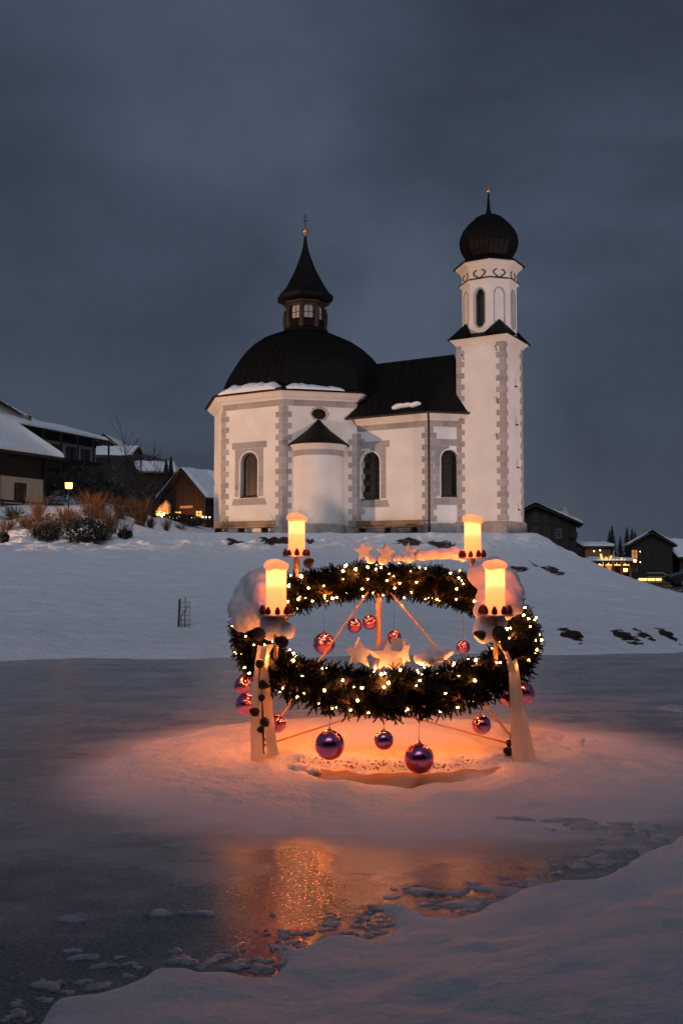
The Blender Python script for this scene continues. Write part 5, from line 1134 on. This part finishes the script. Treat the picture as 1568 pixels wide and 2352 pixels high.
column_tree(381, 1062, 1150, 78, 14, 'dark columnar conifer behind the barn, the shorter one', 1); column_tree(392, 1055, 1150, 79, 13, 'dark columnar conifer behind the barn, the taller one', 2)
# bare tree
def bare_tree(g, h, label, seed):
    rr = np.random.default_rng(seed); r_ = empty('bare_tree', g, label, 'tree'); tr = MB(); br = MB()
    def grow(p, d, L, rad, depth):
        pts = [p]; q = p
        for k in range(3): d = d + rr.normal(0, .10, 3) + [0, 0, .05]; d /= np.linalg.norm(d); q = q + d * L / 3; pts.append(q)
        (tr if depth == 0 else br).tube(pts, [rad, rad * .85, rad * .7, rad * .55], 6 if depth == 0 else 3, cap=False)
        if depth < 5:
            for k in range(3 if depth else 6):
                nd = d + rr.normal(0, .42, 3); nd[2] = abs(nd[2]) * .8 + .25; nd /= np.linalg.norm(nd); f_ = rr.integers(1, 4); grow(pts[f_], nd, L * rr.uniform(.6, .82), max(.010, rad * .55), depth + 1)
    grow(np.array(g) - [0, 0, .3], np.array([0, 0, 1.]), h * .30, .11, 0)
    tr.build('trunk', M['bark'], r_); br.build('crown', M['darktwig'], r_)
bg_ = P(338, 1145, 68); bare_tree((bg_[0], bg_[1], hz1(bg_[0], bg_[1])), 10.0, 'round bare tree in front of the small snowy house', 5)
# spruces: one mesh pair, copied
def spruce_meshes():
    rr = np.random.default_rng(4); tr = MB().tube([(0, 0, -.05), (0, 0, .5), (0, 0, .98)], [.014, .010, .002], 7).mesh('trunk'); tr.materials.append(M['bark']); V = []; F = []
    for lv in range(46):
        z = .06 + .93 * lv / 46; R_ = .17 * (1 - z) ** .85 * rr.uniform(.8, 1.15) + .006
        for b in range(11):
            a = rr.uniform(0, 6.28); d = np.array([math.cos(a), math.sin(a), -.30]); t = np.array([-d[1], d[0], 0]); L = R_ * rr.uniform(.7, 1.15)
            for s0, s1 in ((0, .45), (.3, .75), (.6, 1.05)):
                w = .018 * (1.2 - s0) * (1 - .5 * z); k = len(V); o = np.array([0, 0, z]); V += [o + d * L * s0 - t * w, o + d * L * s0 + t * w, o + d * L * s1 + t * w * .4 - [0, 0, .012], o + d * L * s1 - t * w * .4 - [0, 0, .012]]; F.append((k, k + 1, k + 2, k + 3))
    cr = MB().add(V, F).mesh('crown'); cr.materials.append(M['conifer']); return tr, cr
SPT, SPC = spruce_meshes()
def spruce(g, h, w, label, group, rot=0):
    r_ = empty('spruce_tree', g, label, 'spruce', group)
    for nm, me in (('trunk', SPT), ('crown', SPC)):
        o = bpy.data.objects.new(nm, me); COL.objects.link(o); o.parent = r_; o.scale = (h * w, h * w, h); o.rotation_euler = (0, 0, rot)
for i, (u, v, lab) in enumerate([(1398.5, 1216, 'shorter spruce of the close pair behind the restaurant sign'), (1404.5, 1205, 'tallest spruce of the close pair behind the restaurant sign'), (1423, 1229, 'small spruce standing alone between the taller spruces'), (1438.5, 1208, 'tall pointed spruce left of the dark chalet, first of its clump'), (1450, 1211, 'tall spruce in the middle of the clump by the dark chalet'), (1457, 1218, 'spruce touching the gable of the dark chalet')]):
    y = 112 + 3 * (i % 2); p = P(u, v, y); h = p[2] + .2; spruce((p[0], p[1], -.2), h, 1.35 if i != 2 else 1.4, lab.replace(' left of', ' by'), 'spruces behind the restaurant', i * 1.3)
for i, (x, y, h) in enumerate([(-9, -5.5, 13), (-4.8, -6.5, 15), (-.8, -5.2, 14), (3.6, -6.4, 16), (7.6, -5.4, 14), (12, -6.5, 15), (-13.5, -6.5, 14), (-17, -6, 15), (16.5, -6, 15), (-11.2, -9, 19), (-6.8, -10, 20), (-2.6, -9, 18), (1.6, -10, 20), (5.8, -9, 19), (10, -10, 20), (14.5, -9, 18)]):  # unseen row behind the camera, added to shade the near bank and ice
    spruce((x, y, .2), h * 1.1, 1.75, 'tall dark spruce added unseen behind the camera to shade the near bank', 'unseen spruces added to shade the near bank', i * 2.1)
# sapling guard on the slope
g = G(421, 1440); s_ = g[1] / FPX; r_ = empty('sapling_guard', g, 'young sapling between a wooden stake and a wire guard on the snowy slope', 'sapling')
MB().tube([g + [-.11, 0, -.1], g + [-.085, 0, 64 * s_]], .024, 8).build('stake', M['wood'], r_)
MB().tube([g + [.02, 0, -.1], g + [.035, .02, .35 * 64 * s_], g + [.05, 0, 68 * s_]], [.014, .012, .008], 6).build('stem', M['twig'], r_)
MB().tube([g + [-.04, 0, -.05], g + [-.05, 0, .22], g + [.02, 0, .35], g + [.12, 0, .50]], [.010, .009, .007, .004], 5).build('branch', M['darktwig'], r_)
mb = MB()
for k in range(10): a = 2 * math.pi * k / 10; mb.tube([g + [.02 + .13 * math.cos(a), .13 * math.sin(a), -.05], g + [.03 + .13 * math.cos(a), .13 * math.sin(a), 58 * s_]], .0025, 3)
for k in range(6): mb.tube([g + [.02 + .13 * math.cos(a), .13 * math.sin(a), .05 + .1 * k] for a in np.linspace(0, 6.283, 13)], .0025, 3)
mb.build('wire_guard', M['iron'], r_)
# dead sticks and tufts in the snow
for i, (u, v, w) in enumerate([(690, 1500, 16), (135, 1478, 8), (1000, 1490, 30), (45, 1475, 10), (210, 1482, 6)]):
    px_plant(bush, u, v, 9, w, 9, M['darktwig'], ['dead twig lying by the far shore', 'tiny dark tuft poking through the slope snow', 'dark twigs seen through the wreath at the shore', 'little dead tuft on the slope near the shore', 'single dead stalk on the slope near the shore'][i], 400 + i, name='dead_twigs', cat='twigs', twigs=2, up=.6)

# --- right: houses beyond the hill --------------------------------
yF = 92.0; f0 = P(1206, 1160, yF); f1 = P(1333, 1207, yF); gzF = 1.0
zr = P(1235, 1163, yF)[2]; xl = P(1150, 1200, yF)[0]; ridge_x = P(1228, 1160, yF)[0]; half = f1[0] - ridge_x - .7
hF = House('chalet', (ridge_x + 1.0, yF + 4.4), 78, 9, 2 * half, gzF, zr - (zr - f1[2]) * half / (half + .7), zr, .7, M['darkwood'], M['darkwood'], 'big dark timber chalet behind the tower with a white stepped chimney', 'chalet')
for u, v, lit in ((1225, 1186, 0), (1250, 1186, 0), (1272, 1190, 0), (1225, 1220, 0), (1250, 1221, 0), (1276, 1224, 1)):
    p = P(u, v, yF + .5); hF.window('f', p[0] - ridge_x, p[2] - .5, .42, .8, M['winglass'], M['wood'] if not lit else M['stone'])
p0 = P(1287, 1255, yF + .4); p1 = P(1301, 1190, yF + .4); MB().box(p0[0], p1[0], yF - .15, yF + .4, gzF, p1[2]).build('white_pier', M['stucco'], hF.root)
c0 = P(1286, 1192, yF + 2); c1 = P(1301, 1180, yF + 2); cm = (c0[0] + c1[0]) / 2
mb = MB(); mb.box(c0[0], c1[0], yF + 1.5, yF + 2.3, c0[2] - 1.2, c1[2]); mb.box(c0[0], c0[0] + .16, yF + 1.5, yF + 2.3, c1[2], c1[2] + .3); mb.box(c1[0] - .16, c1[0], yF + 1.5, yF + 2.3, c1[2], c1[2] + .3); mb.box(cm - .14, cm + .14, yF + 1.5, yF + 2.3, c1[2], c1[2] + .62); mb.build('chimney', M['stucco'], hF.root)
b0 = P(1303, 1222, yF - .5); b1 = P(1323, 1236, yF - .5); MB().box(b0[0], b1[0], yF - .9, yF - .8, b1[2], b0[2]).build('balcony', M['darkwood'], hF.root)
for u in (1306, 1313, 1320): q = P(u, 1250, yF - .5); MB().box(q[0] - .05, q[0] + .05, yF - .79, yF - .69, gzF, P(u, 1204, yF - .5)[2]).build('post', M['darkwood'], hF.root)
# low wooden building
g0 = P(1336, 1256, 98); g1 = P(1396, 1290, 98); hg = House('wooden_hall', ((g0[0] + g1[0]) / 2 + .3, 98 + 2.6), 1, (g1[0] - g0[0]), 4.6, .3, g0[2] - .05, g0[2] + .2, .35, M['orangewood'], M['shutterwood'], 'low wooden hall with snow on its flat roof beyond the hill', 'hall')
hg.boards('r', -(g1[0] - g0[0]) / 2, (g1[0] - g0[0]) / 2, .3, lambda t: g0[2] - .2, M['orangewood'], .34)
gx = (g0[0] + g1[0]) / 2 + .3
for u, v in ((1363, 1266), (1377, 1264)):
    q = P(u, v, 97.5); c = empty('wall_lamp', q, 'small warm lamp on the front of the wooden hall', 'lamp', 'lamps on the wooden hall'); MB().ball(q, .07, 8).build('lamp_glass', M['flame'], c); MB().tube([q, q + [0, .6, .05]], .015, 5).build('bracket', M['iron'], c)
# restaurant with sign
yR = 82.0; r0 = P(1362, 1292, yR); r1 = P(1452, 1292, yR); zf = P(1400, 1335, yR)[2]; zt = r0[2]
rs = empty('restaurant', ((r0[0] + r1[0]) / 2, yR, zf), 'glazed restaurant pavilion glowing red with snow on its roof', 'restaurant')
MB().box(r0[0], r1[0], yR + 4.6, yR + 4.8, zf - .4, zt - .01).build('back_wall', M['orangewood'], rs)
MB().box(r0[0], r0[0] + .15, yR + .16, yR + 4.6, zf - .4, zt - .01).build('side_wall', M['shutterwood'], rs); MB().box(r1[0] - .15, r1[0], yR + .16, yR + 4.6, zf - .4, zt - .01).build('side_wall', M['shutterwood'], rs)
MB().box(r0[0] - .35, r1[0] + .35, yR - .6, yR + 5.2, zt, zt + .16).build('roof', M['shutterwood'], rs)
mb = MB(); 
mb.add([(r0[0] - .3, yR - .55, zt + .165), (r1[0] + .3, yR - .55, zt + .165), (r1[0] + .3, yR + 5.1, zt + .165), (r0[0] - .3, yR + 5.1, zt + .165), (r0[0] + .9, yR + .2, zt + .5), (r1[0] - .1, yR - .1, zt + .42), (r1[0] - .1, yR + 4.6, zt + .5), (r0[0] + .9, yR + 4.4, zt + .55)], [(4, 5, 6, 7), (0, 1, 5, 4), (1, 2, 6, 5), (2, 3, 7, 6), (3, 0, 4, 7)]); mb.build('roof_snow', M['snow'], rs)
MB().box(r0[0] + .15, r1[0] - .15, yR + .1, yR + 4.6, zf - .3, zf - .05).build('floor', M['terrace'], rs)
MB().box(r0[0] + .4, r1[0] - .4, yR + 4.45, yR + 4.55, zf + .3, zt - .35).build('lit_back_panel', M['window_glow_dim'], rs)
for i in range(5):
    x = r0[0] + (r1[0] - r0[0]) * (.06 + .22 * i); MB().box(x - .09, x + .09, yR, yR + .18, zf - .4, zt - .01).build('post', M['orangewood'], rs)
    if i < 4:
        q = (x + .4, yR + .3, zt - .2); MB().ball(q, .075, 8).build('ceiling_lamp', M['flame'], rs)
for i in range(16):
    x = r0[0] + (r1[0] - r0[0]) * (.08 + .055 * i); h = .5 + .5 * random.random(); MB().box(x - .05, x + .05, yR + 1.2 + .5 * (i % 3), yR + 1.3 + .5 * (i % 3), zf - .04, zf + h + .3).build('dining_chair_back' if i % 3 else 'coat_stand', M['shutterwood'], rs)
MB().box(r0[0] + .15, r1[0] - .15, yR + .02, yR + .06, zt - .28, zt - .16).build('fascia_glow', M['window_glow'], rs)
# sign: W drawn with strokes and a heart, then letters
sg = empty('roof_sign', (P(1380, 1290, yR - .4)[0], yR - .4, zt + .17), 'yellow glowing roof sign reading Woods with a heart on the W', 'sign')
def sp_(u, v): return P(u, v, yR - .4)
wp = [(1378.5, 1272), (1381, 1283), (1384.5, 1292.5), (1388, 1285), (1391, 1280), (1393.5, 1287), (1396.5, 1292), (1400, 1285), (1402, 1279)]
MB().tube([sp_(u, v) for u, v in wp], [.10, .10, .09, .075, .075, .085, .085, .075, .06], 8).build('letter', M['sign_glow'], sg)
hp = [(1402, 1281.5), (1399.5, 1278), (1400.2, 1276), (1402, 1277), (1403.8, 1275.4), (1405.2, 1277.6)]; MB().prism([sp_(u, v) for u, v in hp], (0, .08, 0)).build('heart', M['sign_glow'], sg)
def text_mesh(body, h, m, name, parent, loc, space=1.0, bold=.0):
    cu = bpy.data.curves.new(name, 'FONT'); cu.body = body; cu.size = h; cu.extrude = .03; cu.offset = bold; cu.space_character = space
    o = bpy.data.objects.new(name + '_tmp', cu); COL.objects.link(o); dg = bpy.context.evaluated_depsgraph_get(); me = bpy.data.meshes.new_from_object(o.evaluated_get(dg)); bpy.data.objects.remove(o); me.name = name; me.materials.clear(); me.materials.append(m)
    ob = bpy.data.objects.new(name, me); COL.objects.link(ob); ob.parent = parent; ob.location = Vector(tuple(map(float, loc))) - origin_of(parent); ob.rotation_euler = (math.pi / 2, 0, 0); return ob
for ch_, u in zip('oods', (1403.3, 1411.5, 1420.5, 1430.0)): text_mesh(ch_, .62, M['sign_glow'], 'letter', sg, sp_(u, 1292), bold=.015)
for u in (1384, 1400, 1412, 1424): q = sp_(u, 1292); MB().box(q[0] - .02, q[0] + .02, yR - .42, yR - .38, zt + .17, q[2] + .02).build('support', M['iron'], sg)
sg2 = empty('roof_sign', (P(1420, 1290, yR + .6)[0], yR + .6, zt + .17), 'small white roof sign in capitals behind the yellow one', 'sign')
for i, ch_ in enumerate('WETTERSTEIN'): text_mesh(ch_, .34, M['sign_white'], 'letter', sg2, P(1407 + i * 4.2, 1287.5, yR + .6), bold=.01)
q = P(1407, 1287.5, yR + .6); q2 = P(1453, 1287.5, yR + .6); MB().box(q[0], q2[0], yR + .60, yR + .66, zt + .17, q[2] - .005).build('support_rail', M['iron'], sg2)
# parasol, folded, and a small white chimney behind the roof
q = P(1408, 1280, yR + 6); c = empty('folded_parasol', (q[0], q[1], zf), 'folded pale parasol standing behind the restaurant roof', 'parasol'); MB().lathe(q[:2], [(.03, zf), (.03, q[2] - .9), (.17, q[2] - .85), (.12, q[2] + .1), (.02, P(1408, 1262, yR + 6)[2])], 10).build('canopy', M['stucco'], c)
# terrace wall with light strip, rail and ramp
t0 = P(1465, 1336, 74); t1 = P(1532, 1336, 74); tw = empty('terrace_wall', ((t0[0] + t1[0]) / 2, 74, 0), 'low terrace wall with a yellow light strip along its edge', 'wall')
MB().box(t0[0], t1[0], 74, 74.4, -.3, P(1500, 1331, 74)[2]).build('wall', M['terrace'], tw)
MB().box(t0[0], t1[0] - .5, 73.93, 73.99, P(1500, 1331, 74)[2] - .10, P(1500, 1328, 74)[2]).build('light_strip', M['strip_glow'], tw)
rl = empty('handrail', (t1[0], 73.6, 0), 'metal handrail sloping down beside the terrace wall', 'handrail')
ra = [P(1485, 1316, 73.6), P(1522, 1316, 73.6), P(1560, 1344, 73.6)]; MB().tube(ra, .03, 6).build('rail', M['stucco'], rl)
rb_ = [P(1485, 1325, 73.6), P(1522, 1325, 73.6), P(1556, 1350, 73.6)]; MB().tube(rb_, .02, 6).build('rail', M['stucco'], rl)
for u, v in ((1485, 1315), (1504, 1316), (1522, 1316), (1541, 1330)): q = P(u, v, 73.6); MB().tube([q, (q[0], q[1], q[2] - .8)], .02, 6).build('post', M['iron'], rl)
for (u, v, y, s_, lab) in [(1457, 1291, 80, .55, 'small lit lamp post beside the restaurant corner'), (1435.5, 1313, 73, .7, 'bright low lamp in front of the restaurant terrace'), (1541, 1333, 66, .95, 'bright street lamp beside the parked car')]:
    q = P(u, v, y); gz = hz1(q[0], q[1]); street_lamp((q[0], q[1], gz), max(.3, q[2] - gz), lab, None, s_)
# dark chalet at the right
yI = 88.0; ap = P(1498, 1226, yI); le = P(1462, 1251, yI); slope = (ap[2] - le[2]) / (ap[0] - le[0]); wI = 11.0
hI = House('chalet', (ap[0] + 1.0, yI + 4.0), 75, 8, 3.6, 0, ap[2] - 1.8 * .55, ap[2], .45, M['shutterwood'], M['shutterwood'], 'dark chalet with a snowy gable roof and two lit windows', 'chalet')
hI.boards('f', -1.8, 1.8, 0, lambda t: ap[2] - 1.8 * .55 + .85 * (1 - abs(t) / 1.8), M['darkwood'], .30)
hJ = House('chalet', (ap[0] + 6.2, yI + 6.0), 12, 6.5, 5.0, 0, ap[2] - 2.1, ap[2] - .75, .5, M['shutterwood'], M['shutterwood'], 'dark cross wing of the chalet with a lit window under the eave', 'chalet')
q = P(1545, 1276, yI + 3); hJ.window('r', -1.9, q[2] - .35, .85, .85, M['window_glow'], M['darkwood'])
for u, v, w, h, gl in ((1481, 1278, .5, .8, 'window_glow_dim'), (1476, 1255, .4, .6, None), (1482, 1308, .6, .7, None), (1510, 1278, .6, .8, None)):
    q = P(u, v, yI + .4); hI.window('f', q[0] - hI.c[0], q[2] - .2, w, h, M[gl] if gl else None, M['shutterwood'])
for u, v in ((1469, 1267), (1498, 1267), (1498, 1290), (1469, 1291)):
    q = P(u, v, yI + .3); c = empty('wall_lamp', q, 'tiny pale lamp on the front of the dark chalet', 'lamp', 'lamps on the dark chalet'); MB().ball(q, .045, 8).build('lamp_glass', M['flame'], c); MB().tube([q, q + [0, .25, .02]], .012, 5).build('bracket', M['iron'], c)
q = P(1474, 1245, yI + 2.5); mb = MB(); mb.box(q[0] - .3, q[0] + .3, q[1] - .3, q[1] + .3, q[2] - 1.2, q[2] + .15); mb.box(q[0] - .38, q[0] + .38, q[1] - .38, q[1] + .38, q[2] + .16, q[2] + .26); mb.build('chimney', M['stucco'], hI.root)
# parked car
q = P(1603, 1353, 63); gz = hz1(q[0], q[1]); c = empty('parked_car', (q[0], q[1], gz), 'dark parked car with snow on its roof at the foot of the hill', 'car')
x, y = q[0], q[1]
side = [(-2.0, .35), (-2.05, .75), (-1.6, .92), (-1.05, 1.0), (-.55, 1.42), (.75, 1.45), (1.35, 1.05), (1.95, .95), (2.05, .6), (2.0, .35)]
MB().prism([(x + a, y - .85, gz + b) for a, b in side], (0, 1.7, 0)).build('body', M['carpaint'], c)
MB().prism([(x + a, y - .856, gz + b) for a, b in ((-.95, 1.02), (-.5, 1.36), (.1, 1.38), (.1, 1.02))], (0, .004, 0)).build('side_window', M['winglass'], c); MB().prism([(x + a, y - .856, gz + b) for a, b in ((.18, 1.02), (.18, 1.38), (.7, 1.37), (1.15, 1.05))], (0, .004, 0)).build('side_window', M['winglass'], c)
for wx in (-1.25, 1.3):
    for wy in (-.80, .80):
        w_ = MB().tube([(x + wx, y + wy - .09, gz + .33), (x + wx, y + wy + .09, gz + .33)], .33, 16).build('wheel', M['rubber'], c); MB().tube([(x + wx, y + wy - .10, gz + .33), (x + wx, y + wy + .10, gz + .33)], .19, 12).build('rim', M['plate'], w_)
for wy in (-.6, .6): MB().ball((x - 2.03, y + wy, gz + .66), .09, 8).build('headlight', M['winglass'], c)
blob('roof_snow', [((x - .4 + .25 * k, y + .3 * (k % 2) - .15, gz + 1.47), .42, 1, 1.4, .25) for k in range(5)], M['snow'], c, voxel=.08, noise=.02)
